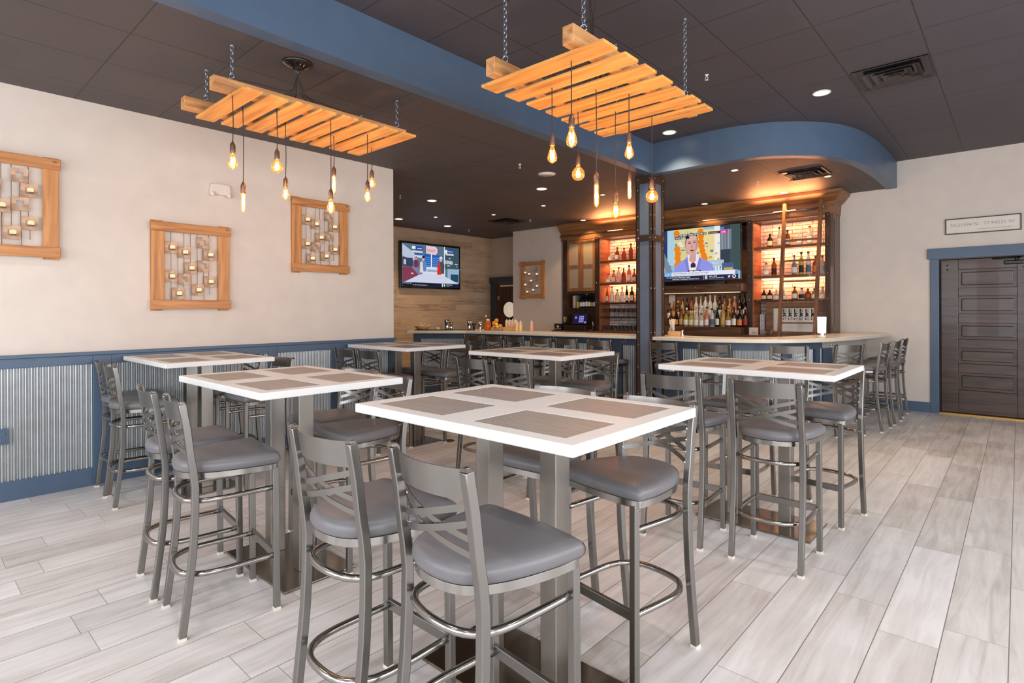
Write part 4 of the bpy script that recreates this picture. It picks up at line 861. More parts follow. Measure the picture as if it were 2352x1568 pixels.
# big screen over the bar
w, h = 1.62, .885
t = tv('large television over the bar showing a newsreader with a microphone', w, h); t.location = (-4.145, 9.20, 1.955)
p = Pic(w, h); rnd = random.Random(4)
p.rect(0, 1, 0, 1, (150, 190, 215)).rect(0, .26, .1, 1, (40, 62, 110)).rect(.22, .34, .3, 1, (170, 205, 225)).rect(.30, .62, .25, 1, (214, 206, 150)).rect(.5, .74, .3, .95, (232, 214, 150)).rect(.74, .80, .3, 1, (236, 232, 226)).rect(.80, .92, .2, 1, (58, 66, 80)).rect(.9, 1, .15, 1, (66, 84, 84))
for i in range(26):
    x = rnd.uniform(.3, .86); z = rnd.uniform(.35, .95); p.rect(x, x + rnd.uniform(.01, .05), z, z + rnd.uniform(.01, .05), rnd.choice([(90, 130, 190), (240, 240, 236), (196, 170, 90), (170, 210, 226), (210, 150, 90)]))
for i in range(10): x = .80 + i * .012; p.rect(x, x + .004, .55, .92, (200, 212, 224))
for x, z in ((.335, .62), (.345, .53), (.34, .45), (.35, .36), (.335, .30), (.33, .93), (.335, .86)): p.oval(x, z, .035, .06, (235, 130, 28))
for x, z in ((.595, .92), (.60, .82), (.60, .73), (.605, .64), (.615, .55), (.63, .46), (.64, .40)): p.oval(x, z, .032, .06, (235, 130, 28))
p.poly([(.13, .16), (.22, .16), (.16, .72), (.14, .72)], (196, 214, 224)).poly([(.2, .16), (.29, .16), (.17, .62), (.155, .64)], (120, 140, 160)).poly([(.16, .16), (.19, .16), (.145, .5), (.14, .5)], (222, 206, 130))
p.rect(.58, .84, .24, .36, (176, 194, 208)).text('S A T E R D A Y', .60, .285, .05, (232, 238, 242), .9)
for i in range(7): x = .66 + i * .03; p.rect(x, x + .014, .13, .25, (226, 236, 240))
p.rect(.82, .94, .15, .30, (74, 96, 140)).rect(.84, .93, .17, .21, (210, 160, 84))
p.T = (1.1, .50 - .533 * 1.1, 1.2, -.016)
p.poly([(.345, .08), (.355, .22), (.40, .30), (.47, .36), (.50, .44), (.58, .44), (.61, .37), (.68, .32), (.735, .25), (.765, .08)], (146, 150, 226)).poly([(.47, .35), (.50, .43), (.60, .43), (.605, .36), (.56, .10), (.50, .10)], (240, 224, 232)).poly([(.505, .34), (.52, .45), (.575, .45), (.575, .33), (.545, .27)], (206, 160, 152))
p.poly([(.46, .34), (.49, .40), (.515, .10), (.50, .08)], (128, 132, 210)).poly([(.61, .38), (.63, .35), (.585, .08), (.56, .08)], (128, 132, 210))
p.oval(.533, .60, .066, .175, (60, 46, 44), 24).oval(.534, .585, .062, .16, (218, 170, 160), 24).oval(.47, .56, .008, .03, (206, 150, 140)).oval(.598, .57, .008, .03, (206, 150, 140))
p.oval(.512, .61, .013, .010, (96, 70, 70)).oval(.560, .615, .013, .010, (96, 70, 70)).rect(.498, .524, .628, .636, (80, 58, 54)).rect(.548, .574, .634, .642, (80, 58, 54)).poly([(.531, .60), (.54, .60), (.546, .535), (.526, .535)], (196, 142, 132)).oval(.538, .492, .022, .014, (150, 70, 74)).oval(.538, .492, .018, .005, (90, 40, 44)).oval(.534, .722, .056, .046, (60, 46, 44)).oval(.536, .695, .049, .042, (222, 174, 164)).poly([(.575, .66), (.592, .62), (.588, .52), (.56, .44), (.572, .54)], (196, 148, 140)).oval(.538, .456, .02, .006, (190, 138, 130))
p.oval(.548, .245, .026, .05, (58, 44, 84)).rect(.525, .571, .155, .215, (240, 230, 222)).rect(.53, .566, .11, .155, (120, 96, 150)).text('HD', .533, .17, .03, (200, 80, 60))
p.T = (1, 0, 1, 0)
p.rect(.315, .665, .855, .90, (22, 24, 34)).rect(.315, .475, .805, .85, (22, 24, 34)).text('FOR THE FIRST THREE QUARTERS OF', .318, .863, .038, (248, 248, 250), .88, .0006).text('THAT GAME.', .318, .812, .038, (248, 248, 250), .88, .0006)
p.rect(.68, .80, .855, .90, (20, 20, 30)).text('BROOKLYN, NY', .685, .865, .027, (240, 240, 240), .8).rect(.80, .885, .85, .905, (226, 44, 148)).text('LIVE', .817, .861, .038, (255, 240, 250), 1, .0008)
p.rect(.46, .60, .155, .19, (22, 26, 62)).text('JEFF   LEWIS', .475, .163, .022, (230, 230, 240)) if False else p.rect(.46, .60, .155, .19, (22, 26, 62)).rect(.475, .515, .165, .178, (220, 224, 236)).rect(.53, .585, .165, .178, (220, 224, 236))
p.rect(0.05, .985, .085, .165, (228, 232, 242)).rect(0.05, .985, .0, .085, (44, 40, 74)).rect(0.05, .275, .085, .165, (120, 176, 226)).text('7:15', .19, .10, .05, (220, 236, 250)).rect(.955, .985, .085, .165, (120, 150, 190))
p.text('What can Knicks carry over from Game 2 into tonight?', .29, .128, .031, (90, 84, 130), .92, .0004).text('Karl-Anthony Towns: 20 Pts, 15 Reb (scored 20 of his 24 Pts in 4th quarter)', .29, .094, .026, (110, 106, 140), .78)
p.text('7:15   NHL Hurricanes at Stars, Game 7 tonight', .215, .052, .026, (236, 236, 246), .86, .0004).text('Panthers 4-2 Pts, 11 Reb averages for series (last pre-season)', .285, .018, .024, (236, 236, 246), .8, .0004)
p.rect(.63, .634, 0, .085, (220, 140, 130)).rect(.645, .67, .01, .08, (200, 206, 226)).text('ESPN - BLITZ', .69, .05, .026, (240, 240, 246), .9, .0005).text('EXCLUSIVELY ON ESPN MOBILE', .69, .02, .022, (236, 236, 240), .8)
st_ = []
for k in range(10): a = PI / 2 + 2 * PI * k / 10; rr = .03 if k % 2 == 0 else .013; st_.append((.895 + rr * .55 * math.cos(a), .045 + rr * math.sin(a)))
p.poly(st_, (244, 244, 248)).oval(.945, .045, .019, .034, (240, 244, 248)).oval(.945, .045, .012, .02, (60, 66, 120))
o = p.m.build('screen', p.mats, t); o.location = (-w / 2, -.001, 0)
tag(MB().box(-4.86, -3.60, 9.22, 9.32, 1.873, 1.93).box(-4.86, -3.60, 9.215, 9.225, 1.921, 1.931).build('soundbar', BLACKM, bevel=.004), 'long black soundbar on the ledge under the large television', 'soundbar')
# screen on the wood wall
w, h = 1.60, .90
t = tv('television on the wood-clad wall showing people in a repair garage', w, h, .045); t.location = (XW + .09, 7.98, 1.975); t.rotation_euler = (0, 0, PI / 2)
p = Pic(w, h); rnd = random.Random(9)
p.rect(0, 1, 0, 1, (96, 120, 140)).rect(0, 1, .8, 1, (88, 112, 130)).rect(.36, .70, .33, .78, (38, 92, 176))
for x0 in (.38, .52):
    for i in range(6):
        z = .44 + i * .05; pts = [(x0 + .12 * u, z + .03 * math.sin(PI * u)) for u in [j / 8 for j in range(9)]]; p.poly(pts + [(a, b - .012) for a, b in pts[::-1]], (120, 178, 232))
p.rect(.485, .505, .33, .8, (226, 232, 240)).rect(.30, .72, .10, .48, (214, 220, 232)).rect(.42, .6, .36, .42, (150, 170, 200)).rect(.06, .34, .68, .80, (204, 214, 226)).rect(.16, .34, .74, .80, (64, 92, 170)).rect(.06, .34, .76, .80, (64, 92, 150))
p.rect(.16, .22, .88, .95, (230, 236, 244)).rect(.22, .35, .86, .95, (52, 76, 160)).rect(.25, .33, .89, .905, (220, 226, 240)).rect(.16, .34, .80, .84, (214, 220, 228))
p.poly([(.40, .80), (.57, .78), (.60, .84), (.60, .93), (.57, .98), (.40, .99)], (226, 198, 210)).rect(.42, .57, .89, .905, (190, 120, 140)).rect(.42, .56, .855, .87, (190, 120, 140))
p.rect(.72, .735, .2, 1, (236, 238, 240)).rect(.735, 1, .45, 1, (60, 84, 96)).rect(.74, .78, .84, .93, (226, 232, 240)).rect(.78, .90, .86, .93, (50, 76, 170)).rect(.79, .88, .885, .9, (220, 228, 240)).rect(.75, .90, .80, .84, (200, 210, 220))
for i in range(7): x = .745 + i * .02; p.rect(x, x + .012, .58, .67, (222, 226, 230))
for i in range(14): x = rnd.uniform(.74, .97); z = rnd.uniform(.45, .78); p.rect(x, x + rnd.uniform(.02, .07), z, z + .02, rnd.choice([(190, 206, 216), (84, 116, 190), (210, 218, 224), (50, 66, 84)]))
p.rect(.78, 1, .12, .46, (150, 176, 200)).rect(.84, .99, .14, .33, (40, 74, 96)).poly([(0, .98), (.20, .78), (.20, .60), (0, .70)], (186, 194, 216)).rect(0, .17, .46, .66, (58, 68, 96)).rect(.02, .06, .5, .62, (190, 196, 204))
p.poly([(0, .44), (.16, .46), (.30, .36), (.34, .3), (.02, .1), (0, .12)], (132, 62, 84)).poly([(.14, .46), (.24, .46), (.34, .32), (.26, .28)], (120, 128, 160)).oval(.16, .30, .02, .015, (236, 210, 214))
p.poly([(.02, .08), (.28, .28), (.38, .32), (.68, .30), (.98, .1), (.98, .08)], (206, 210, 230))
def man(x, z, s, shirt, vest, hair):
    p.poly([(x - .035 * s, z), (x - .04 * s, z + .16 * s), (x - .015 * s, z + .20 * s), (x + .02 * s, z + .2 * s), (x + .045 * s, z + .15 * s), (x + .04 * s, z)], shirt)
    if vest: p.poly([(x - .045 * s, z - .03), (x - .04 * s, z + .16 * s), (x - .01 * s, z + .19 * s), (x + .0 * s, z + .02 * s), (x + .01, z - .03)], vest)
    p.oval(x, z + .235 * s, .018 * s, .042 * s, (214, 170, 158)).oval(x + .003, z + .262 * s, .02 * s, .022 * s, hair)
man(.225, .45, .9, (120, 50, 80), None, (140, 80, 80)); man(.345, .36, 1.3, (96, 130, 190), (220, 214, 206), (40, 36, 44)); man(.655, .33, 1.5, (72, 76, 90), (214, 48, 44), (216, 210, 214))
p.rect(0, 1, 0, .09, (30, 32, 52)).text('ESPN 2   Bos  Celtics  v  Miami', .01, .06, .022, (236, 236, 244), .8, .0004).text('Bos   Celtics at 1  Pacers tonight: last playoffs to come', .17, .025, .022, (236, 236, 244), .8, .0004).rect(.675, .69, .005, .085, (230, 236, 240)).oval(.72, .045, .02, .036, (60, 160, 150)).oval(.72, .045, .011, .02, (230, 240, 236)).text('EXPERT TECHNICIANS', .755, .05, .022, (236, 240, 240), .8, .0004).text('service today', .755, .02, .02, (236, 240, 240), .8)
o = p.m.build('screen', p.mats, t); o.location = (-w / 2, -.001, 0)
MB().box(-.3, .3, .055, .088, .2, .7).build('wall_bracket', BLACK, t)

# ------------------------------------------------------------ back bar
YF = 9.35; YI = 9.73; ZB = 1.05
def posts(par, x0, x1, z0=0.0, z1=2.93):
    MB().box(x0, x1, YF, YI, z0, z1).build('post', WALNUT, par); st = MB().box(x0 + .005, x1 - .005, YF - .008, YF, z0, z1).build('iron_strap', RUST, par)
    m = MB()
    for z in (2.86, 2.42, 1.99, 1.61, 1.10):
        if z0 < z < z1: m.sphere(((x0 + x1) / 2, YF - .008, z), .009, n=8)
    m.build('rivet', RIVET, st)
def shelf(par, x0, x1, z, th=.04, led=True, studs=False, mt=None):
    o = MB().box(x0, x1, YF + .015, YI - .01, z - th, z).build('shelf', mt or WALNUTX, par, bevel=.003)
    if studs:
        m = MB(); n = 3
        for i in range(n): m.sphere((x0 + (x1 - x0) * (i + .12) / (n - .76), YF + .014, z - th / 2), .008, n=8)
        m.build('rivet', RIVET, o)
    if led:
        MB().box(x0 + .03, x1 - .03, YI - .06, YI - .045, z - th - .008, z - th).build('led_or_added_strip', emis('amber_led_or_gleam', (1, .42, .16, 1), 9.0), o)
        l = bpy.data.lights.new('led_or_fill_light', 'AREA'); l.shape = 'RECTANGLE'; l.size = x1 - x0 - .1; l.size_y = .03; l.energy = 7.0 * (x1 - x0); l.color = (1, .38, .16)
        lo = bpy.data.objects.new('led_or_fill_light', l); COL.objects.link(lo); lo.parent = o; lo.location = ((x0 + x1) / 2, YI - .10, z - th - .012); lo.rotation_euler = (.35, 0, 0)
    return o
# low counter running under all four units
lc = thing('back_counter', 'dark wooden back counter running below the bottle shelves behind the bar', 'counter')
MB().box(-7.04, -2.06, 9.0, YB - .005, ZB - .04, ZB).build('countertop', WALNUTX, lc, bevel=.004); MB().box(-7.04, -2.06, 9.06, YB - .01, 0, ZB - .04).build('base', WALNUT, lc)
# cabinet with frosted doors and wine shelf
cb = thing('cabinet', 'walnut cabinet with two frosted-glass doors at the left end of the back bar', 'cabinet')
posts(cb, -7.0, -6.9, ZB); posts(cb, -6.22, -6.125, ZB)
MB().box(-6.9, -6.22, YI - .02, YI, ZB, 2.93).build('back_panel', WALNUT, cb); MB().box(-6.9, -6.22, YF + .01, YI, 2.86, 2.93).build('top_rail', WALNUTX, cb)
sh = MB().box(-6.9, -6.22, YF - .01, YI, 1.78, 1.82).build('shelf', RUST, cb)
m = MB(); [m.sphere((x, YF - .012, 1.80), .009, n=8) for x in (-6.87, -6.56, -6.25)]; m.build('rivet', RIVET, sh)
sh = MB().box(-6.9, -6.22, YF, YI, 1.47, 1.50).build('shelf', RUST, cb)
for x0, x1 in ((-6.9, -6.565), (-6.555, -6.22)):
    d_ = MB().box(x0, x0 + .055, YF, YF + .025, 1.83, 2.86).box(x1 - .055, x1, YF, YF + .025, 1.83, 2.86).box(x0 + .055, x1 - .055, YF, YF + .025, 1.83, 1.90).box(x0 + .055, x1 - .055, YF, YF + .025, 2.80, 2.86).box(x0 + .055, x1 - .055, YF, YF + .025, 2.31, 2.37).build('door', wood('light_walnut_door', rgb(150, 106, 66), rgb(108, 70, 42), 'Z'), cb, bevel=.004)
    MB().box(x0 + .05, x1 - .05, YF + .012, YF + .017, 1.88, 2.82).build('frosted_pane', FROST, d_)
for x0, x1, nm in ((-6.125, -5.21, 'left'), (-3.195, -2.145, 'right')):
    u = thing('shelf_unit', 'amber-lit brick-backed shelf unit ' + ('between frosted cabinet and column' if nm == 'left' else 'right of the large television, behind the ladder'), 'shelf unit')
    BR = MB().box(x0, x1, YI, YB - .002, ZB, 2.93).build('brick_back', BRICK, u)
    if nm == 'left': posts(u, x1, x1 + .09, ZB)
    else:
        posts(u, -3.285, -3.195, ZB); posts(u, -2.145, -2.07, ZB)
        MB().box(-2.07, -2.035, YF, YI + .04, ZB, 2.93).build('side_panel', WALNUT, u); MB().box(-2.035, -2.028, YF + .07, YI - .03, 1.2, 2.80).build('side_moulding', WALNUT, u)
    sp_ = MB().box(x0, x0 + .012, YF + .01, YI, ZB, 2.90)
    sp_.build('side_lining', wood('cedar_lining', rgb(176, 104, 64), rgb(136, 74, 44), 'Y'), u)
    MB().box(x0, x1, YF + .005, YI, 2.86, 2.93).build('top_rail', WALNUTX, u)
    l = bpy.data.lights.new('led_or_fill_light', 'AREA'); l.shape = 'RECTANGLE'; l.size = x1 - x0 - .1; l.size_y = .03; l.energy = 7; l.color = (1, .42, .18)
    lo = bpy.data.objects.new('led_or_fill_light', l); COL.objects.link(lo); lo.parent = u; lo.location = ((x0 + x1) / 2, YI - .12, 2.85)
    l = bpy.data.lights.new('led_or_fill_light', 'AREA'); l.shape = 'RECTANGLE'; l.size = x1 - x0 - .1; l.size_y = .04; l.energy = 21; l.spread = 2.2; l.color = (1, .38, .14)  # added uplight at the crown, warming the bar ceiling
    lo = bpy.data.objects.new('led_or_fill_light', l); COL.objects.link(lo); lo.parent = u; lo.location = ((x0 + x1) / 2, 9.19, 2.97); lo.rotation_euler = (-2.5, 0, 0)
    MB().box((x0 + x1) / 2 - .16, (x0 + x1) / 2 + .16, 9.20, 9.212, 2.957, 2.964).build('led_or_added_strip', emis('amber_led_or_gleam', (1, .42, .16, 1), 9.0), u)  # glowing bar in place of the gleam on the ladder rail
    for z in ((2.41, 1.98, 1.60) if nm == 'left' else (2.45, 1.99, 1.605)): shelf(u, x0 + .012, x1, z, .04 if z > 1.7 else .035, led=z > 1.7, studs=z < 1.7, mt=RUST if z < 1.7 else WALNUTX)
    if nm == 'left': shelf(u, x0 + .012, x1, 1.325, .025, led=False, studs=True, mt=RUST)
# television niche with bottle stage
nu = thing('television_niche', 'walnut niche that frames the large television above the stepped bottle display', 'cabinet')
MB().box(-5.12, -3.285, YI - .05, YI - .03, ZB, 2.93).build('back_panel', wood('mid_walnut_panel', rgb(132, 92, 64), rgb(104, 68, 46), 'X'), nu)
MB().box(-5.12, -3.285, YF - .01, YI - .05, 2.87, 2.93).build('top_rail', WALNUTX, nu)
lg = MB().box(-5.12, -3.285, YF - .22, YI - .05, 1.74, 1.87).build('ledge', WALNUTX, nu, bevel=.006)
l = bpy.data.lights.new('ledge_light', 'AREA'); l.shape = 'RECTANGLE'; l.size = 1.7; l.size_y = .04; l.energy = 4; l.color = (1, .66, .40)
lo = bpy.data.objects.new('ledge_light', l); COL.objects.link(lo); lo.parent = lg; lo.location = (-4.2, YF - .12, 1.725)
MB().box(-5.05, -3.35, YF - .13, YF - .11, 1.73, 1.74).build('led_or_added_strip', emis('warm_added_strip', (1, .72, .45, 1), 1.2), lg)  # strip added under the ledge as source for the niche light
m = MB(); [m.sphere((x, YF - .222, 1.83), .009, n=8) for x in (-4.75, -4.05, -3.35)]; m.build('rivet', RIVET, lg)
MB().box(-4.62, -3.285, 9.03, YI - .05, ZB, 1.17).build('bottle_stage', WALNUTX, nu, bevel=.004); MB().box(-5.10, -3.285, 9.36, YI - .05, 1.171, 1.27).build('bottle_stage', WALNUTX, nu, bevel=.004)
# crown
cr = MB(); prof = [(9.345, 2.87), (9.335, 2.95), (9.33, 3.04), (9.295, 3.07), (9.24, 3.14), (9.215, 3.165), (9.205, 3.205)]
X0, X1 = -7.05, -2.03; vs = []; xe = []
for y, z in prof: dx = 9.345 - y; vs += [(X0 - dx * .0, y, z), (X1 + dx, y, z), (X1 + dx, YB, z)]
n = len(prof); fs = []
for i in range(n - 1): a = 3 * i; fs += [(a, a + 1, a + 4, a + 3), (a + 1, a + 2, a + 5, a + 4)]
cr.add(vs, fs); b = len(cr.v); cr.add([(X0, YB, 2.87), (X0, YB, 3.205)] , [])
cr.f.append([b, b + 1] + [3 * i for i in range(n - 1, -1, -1)]); cr.m.append(0); cr.sm.append(False)
cr.f.append([0, 1, 2, b]); cr.m.append(0); cr.sm.append(False); cr.f.append([3 * n - 3, b + 1, 3 * n - 1, 3 * n - 2]); cr.m.append(0); cr.sm.append(False)
o = cr.build('crown_moulding', wood('honey_walnut_crown', rgb(142, 96, 56), rgb(104, 66, 36), 'X')); tag(o, 'stepped walnut crown moulding running along the top of the back bar', 'moulding')
o = MB().tube([(-7.0, 9.25, 2.955), (-2.12, 9.25, 2.955)], .012, 10)
for x in (-6.95, -6.0, -5.1, -4.2, -3.3, -2.2): o.tube([(x, 9.25, 2.955), (x, 9.34, 2.955)], .009, 8)
o = o.build('ladder_rail', STOOL); tag(o, 'thin steel rail for the ladder along the back bar crown', 'rail')
# ladder
ld = thing('library_ladder', 'slim brown wooden ladder leaning on the rail in front of the right shelf unit', 'ladder')
for xa, xb in ((-2.655, -2.665), (-2.155, -2.195)):
    MB().tube([(xb, 8.78, 0.0), (xa, 9.19, 3.06)], .022, 4, side=(1, 0, 0), ry=.035).build('side_rail', LADDERW, ld, bevel=.004)
    MB().tube([(xa, 9.20, 3.07), (xa, 9.25, 2.99), (xa, 9.26, 2.94)], .008, 6).tube([(xa - .02, 9.25, 2.975), (xa + .02, 9.25, 2.975)], .022, 12).build('hook_wheel', RIVET, ld)
for i in range(9):
    z = .32 + i * .31; y = 8.78 + .41 * z / 3.06; MB().box(-2.68 + .03, -2.19 + .01, y - .03, y + .035, z - .012, z + .012).build('tread', LADDERW, ld)

# draft beer wall
tp = thing('tap_wall', 'wood-framed stainless panel with six beer taps behind the ladder', 'beer taps', (0, 0, 0))
MB().box(-3.06, -2.17, 9.57, 9.60, 1.47, 1.56).box(-3.06, -2.95, 9.57, 9.60, ZB, 1.47).box(-2.30, -2.17, 9.57, 9.60, ZB, 1.47).box(-2.95, -2.30, 9.57, 9.60, ZB, 1.10).build('timber_frame', wood('oak_frame', rgb(150, 104, 66), rgb(112, 74, 44), 'X'), tp)
MB().box(-2.95, -2.30, 9.60, 9.61, 1.10, 1.47).build('steel_panel', mat('satin_stainless_panel', rgb(214, 208, 200), .4, metal=.6), tp)
MB().box(-3.06, -2.17, 9.61, YI, ZB, 1.56).build('housing', WALNUT, tp)
for i in range(6):
    x = -2.775 + i * .081
    h_ = MB().tube([(x, 9.60, 1.37), (x, 9.53, 1.36), (x, 9.515, 1.33), (x, 9.51, 1.29)], .010, 8).tube([(x, 9.60, 1.37), (x, 9.592, 1.37)], .022, 12).build('tap', CHROME, tp)
    MB().tube([(x, 9.535, 1.37), (x, 9.53, 1.40), (x, 9.525, 1.455)], .009, 8).build('tap_handle', BLACK, h_)

# ------------------------------------------------------------ bottles
rb = random.Random(77)
def bottle(x, y, z, kind, h, r, gcol, gname, lcol, ccol, label, group, trans=.55, fill=None):
    K = {'std': [(.92, 0), (1, .02), (1, .58), (.9, .66), (.42, .76), (.36, .80), (.36, .94)],
         'wine': [(.92, 0), (1, .02), (1, .60), (.85, .68), (.38, .78), (.34, .82), (.34, .96)],
         'squat': [(.95, 0), (1.05, .03), (1.05, .45), (.8, .60), (.36, .70), (.32, .74), (.32, .86)],
         'round': [(.6, 0), (1.0, .08), (1.25, .28), (1.0, .48), (.45, .60), (.3, .68), (.3, .88)],
         'tall': [(.8, 0), (.85, .02), (.85, .55), (.6, .66), (.3, .80), (.27, .95)],
         'cone': [(1.1, 0), (1.15, .04), (.9, .35), (.45, .62), (.3, .75), (.28, .90)]}[kind]
    g = glassm('glass_' + gname, rgb(*gcol), trans, .08)
    t = MB().lathe([(r * a, h * b) for a, b in K], (0, 0, 0), 12).build('bottle', g, loc=(x, y, z)); tag(t, label, 'bottle', group)
    if ccol: MB().lathe([(r * K[-1][0] * 1.25, h * (K[-1][1] - .03)), (r * K[-1][0] * 1.25, h * (K[-1][1] + .07))], (0, 0, 0), 10).build('cap', mat('cap_%d_%d_%d' % ccol, rgb(*ccol), .4), t)
    if lcol:
        a0 = -PI / 2 + .15; n = 8; z0, z1 = h * .10, h * (.42 if kind != 'round' else .36); rr = r * (1.02 if kind not in ('round', 'squat') else (1.28 if kind == 'round' else 1.07)); vs = []
        for i in range(n + 1):
            a = a0 - .95 + 1.9 * i / n; vs += [(rr * math.cos(a), rr * math.sin(a), z0), (rr * math.cos(a), rr * math.sin(a), z1)]
        MB().add(vs, [(2 * i, 2 * i + 2, 2 * i + 3, 2 * i + 1) for i in range(n)], 0, True).build('paper_label', mat('label_%d_%d_%d' % lcol, rgb(*lcol), .6), t)
    return t
ORD = ['first', 'second', 'third', 'fourth', 'fifth', 'sixth', 'seventh', 'eighth', 'ninth', 'tenth', 'eleventh', 'twelfth', 'thirteenth', 'fourteenth', 'fifteenth', 'sixteenth', 'seventeenth']
G = {'clear': (228, 226, 220), 'amber': (168, 98, 48), 'red': (196, 92, 72), 'dark': (26, 20, 18), 'green': (112, 136, 40), 'gold': (200, 168, 104), 'blue': (140, 168, 186), 'brown': (92, 48, 24), 'pink': (226, 150, 130), 'yellow': (196, 194, 112)}
C = {'k': (24, 20, 20), 'w': (232, 228, 220), 'c': (222, 206, 168), 'r': (168, 52, 42), 'g': (196, 160, 84), 'b': (70, 96, 130), 'o': (212, 130, 60), 's': (170, 168, 166)}
CN = {'k': 'black', 'w': 'white', 'c': 'cream', 'r': 'red', 'g': 'gold', 'b': 'blue', 'o': 'orange', 's': 'silver'}
def row(items, xs, y, z, where, group, sc=1.0):
    for i, (it, x) in enumerate(zip(items, xs)):
        kind, gn, lc_, cc, h = it
        lb = gn + ' bottle, ' + (CN[lc_] + ' label' if lc_ else 'no label') + ', ' + ORD[i] + ' from left ' + where
        bottle(x, y, z, kind, h * sc, (.040 if kind != 'tall' else .035) * sc * (1.1 if kind in ('squat',) else 1), G[gn], gn, C[lc_] if lc_ else None, C[cc] if cc else None, lb, group, .15 if gn == 'dark' else .55)
# left lit unit: u positions measured on the photograph turned into x by hand
row([('round', 'clear', 'w', 's', .19), ('std', 'amber', 'w', 'k', .26), ('squat', 'red', 'r', 'k', .26), ('std', 'red', 'r', 'k', .31), ('tall', 'dark', 's', 's', .29)], [-5.95, -5.80, -5.65, -5.50, -5.36], 9.50, 2.41, 'on the left unit top shelf', 'bottles on the left lit shelves')
row([('round', 'clear', 'w', 'k', .20), ('squat', 'pink', 'c', 'k', .27), ('std', 'clear', None, 'k', .30), ('squat', 'red', 'r', 'k', .30), ('std', 'pink', 'w', 'k', .33), ('round', 'red', 'c', 'k', .27), ('std', 'amber', 'r', 'k', .30)], [-6.0, -5.88, -5.77, -5.66, -5.54, -5.43, -5.32], 9.50, 1.98, 'on the left unit middle shelf', 'bottles on the left lit shelves')
row([('tall', 'amber', 'c', 'r', .30), ('std', 'clear', 'w', 'r', .31), ('squat', 'clear', 'c', 'k', .27), ('std', 'clear', 'w', 'g', .29), ('tall', 'dark', 'w', 'k', .32), ('squat', 'brown', 'c', 'r', .32), ('squat', 'dark', 'w', 's', .29)], [-6.02, -5.91, -5.79, -5.68, -5.58, -5.47, -5.34], 9.48, 1.60, 'on the left unit studded shelf', 'bottles on the left lit shelves')
row([('wine', 'dark', 'w', 'k', .26), ('wine', 'dark', 'w', 'k', .27), ('wine', 'dark', 'w', 's', .28), ('wine', 'dark', 'w', 'k', .27), ('wine', 'dark', 'g', 'k', .25), ('wine', 'dark', 'w', 'k', .26)], [-6.62, -6.56, -6.49, -6.42, -6.36, -6.29], 9.46, 1.50, 'under the frosted cabinet', 'wine bottles under the frosted doors')
for i, (x, c1) in enumerate(((-6.80, (196, 150, 140)), (-6.765, (230, 222, 200)), (-6.725, (120, 124, 112)), (-6.69, (226, 200, 90)))):
    tag(MB().box(x - .014, x + .014, 9.42, 9.60, 1.501, 1.501 + (.24, .25, .25, .12)[i]).build('book', mat('book_%d' % i, rgb(*c1), .6), bevel=.002), ['pink-spined', 'cream-spined', 'grey-green', 'short yellow'][i] + ' book standing left of the wine bottles under the frosted cabinet', 'book', 'books beside the wine')
# stage: two rows
f_items = [('squat', 'dark', 'o', 'k', .27), ('std', 'amber', 'g', 'k', .29), ('squat', 'yellow', 'w', 'k', .27), ('squat', 'yellow', 'c', 'g', .27), ('squat', 'clear', 'w', 'g', .27), ('squat', 'clear', 'w', 'k', .24), ('std', 'pink', 'w', 'o', .28), ('std', 'clear', 'b', 'k', .30), ('tall', 'dark', 'w', 'k', .31), ('std', 'gold', 'g', 'g', .36), ('round', 'gold', 'w', 'g', .30), ('std', 'brown', 'w', 'k', .32), ('wine', 'dark', 'o', 'k', .29)]
row([('std', 'brown', 'w', 'r', .25)] + f_items, [-4.50 + i * .0905 for i in range(14)], 9.14, 1.171, 'in the display front row', 'bottles on the stepped display')
b_items = [('std', 'brown', 'w', 'k', .30), ('tall', 'amber', 'g', 's', .36), ('std', 'brown', 'c', 'g', .34), ('wine', 'gold', 'g', 'k', .36), ('std', 'dark', 's', 'k', .39), ('std', 'amber', 'w', 'k', .39), ('std', 'clear', 'w', 's', .40), ('tall', 'clear', 'w', 's', .41), ('std', 'clear', 's', 'k', .45), ('std', 'clear', 'w', 's', .43), ('std', 'clear', 'b', 's', .42), ('std', 'dark', 'w', 'k', .42), ('std', 'amber', 'k', 'k', .41), ('std', 'gold', 'g', 'g', .36), ('std', 'pink', 'w', 's', .40), ('wine', 'dark', 's', 'k', .42), ('wine', 'dark', 'w', 'k', .44)]
row(b_items, [-4.69 + i * .0835 for i in range(17)], 9.46, 1.271, 'in the display back row', 'bottles on the stepped display')
row([('tall', 'brown', 'w', 'r', .28), ('std', 'dark', 'c', 'k', .30), ('std', 'amber', 'w', 'w', .31), ('std', 'gold', 'c', 'k', .30), ('tall', 'clear', 'w', 's', .33), ('std', 'clear', 's', 'w', .34), ('std', 'clear', 'w', 'k', .33), ('std', 'clear', 'w', 's', .30), ('tall', 'blue', 'w', 's', .34), ('std', 'clear', 'c', 'k', .32), ('std', 'amber', 'k', 'g', .33), ('tall', 'gold', 'w', 'k', .33), ('std', 'clear', 'w', 'o', .33), ('std', 'brown', 'r', 's', .31)], [-4.46 + i * .0905 for i in range(14)], 9.27, 1.171, 'in the display middle row', 'bottles on the stepped display')
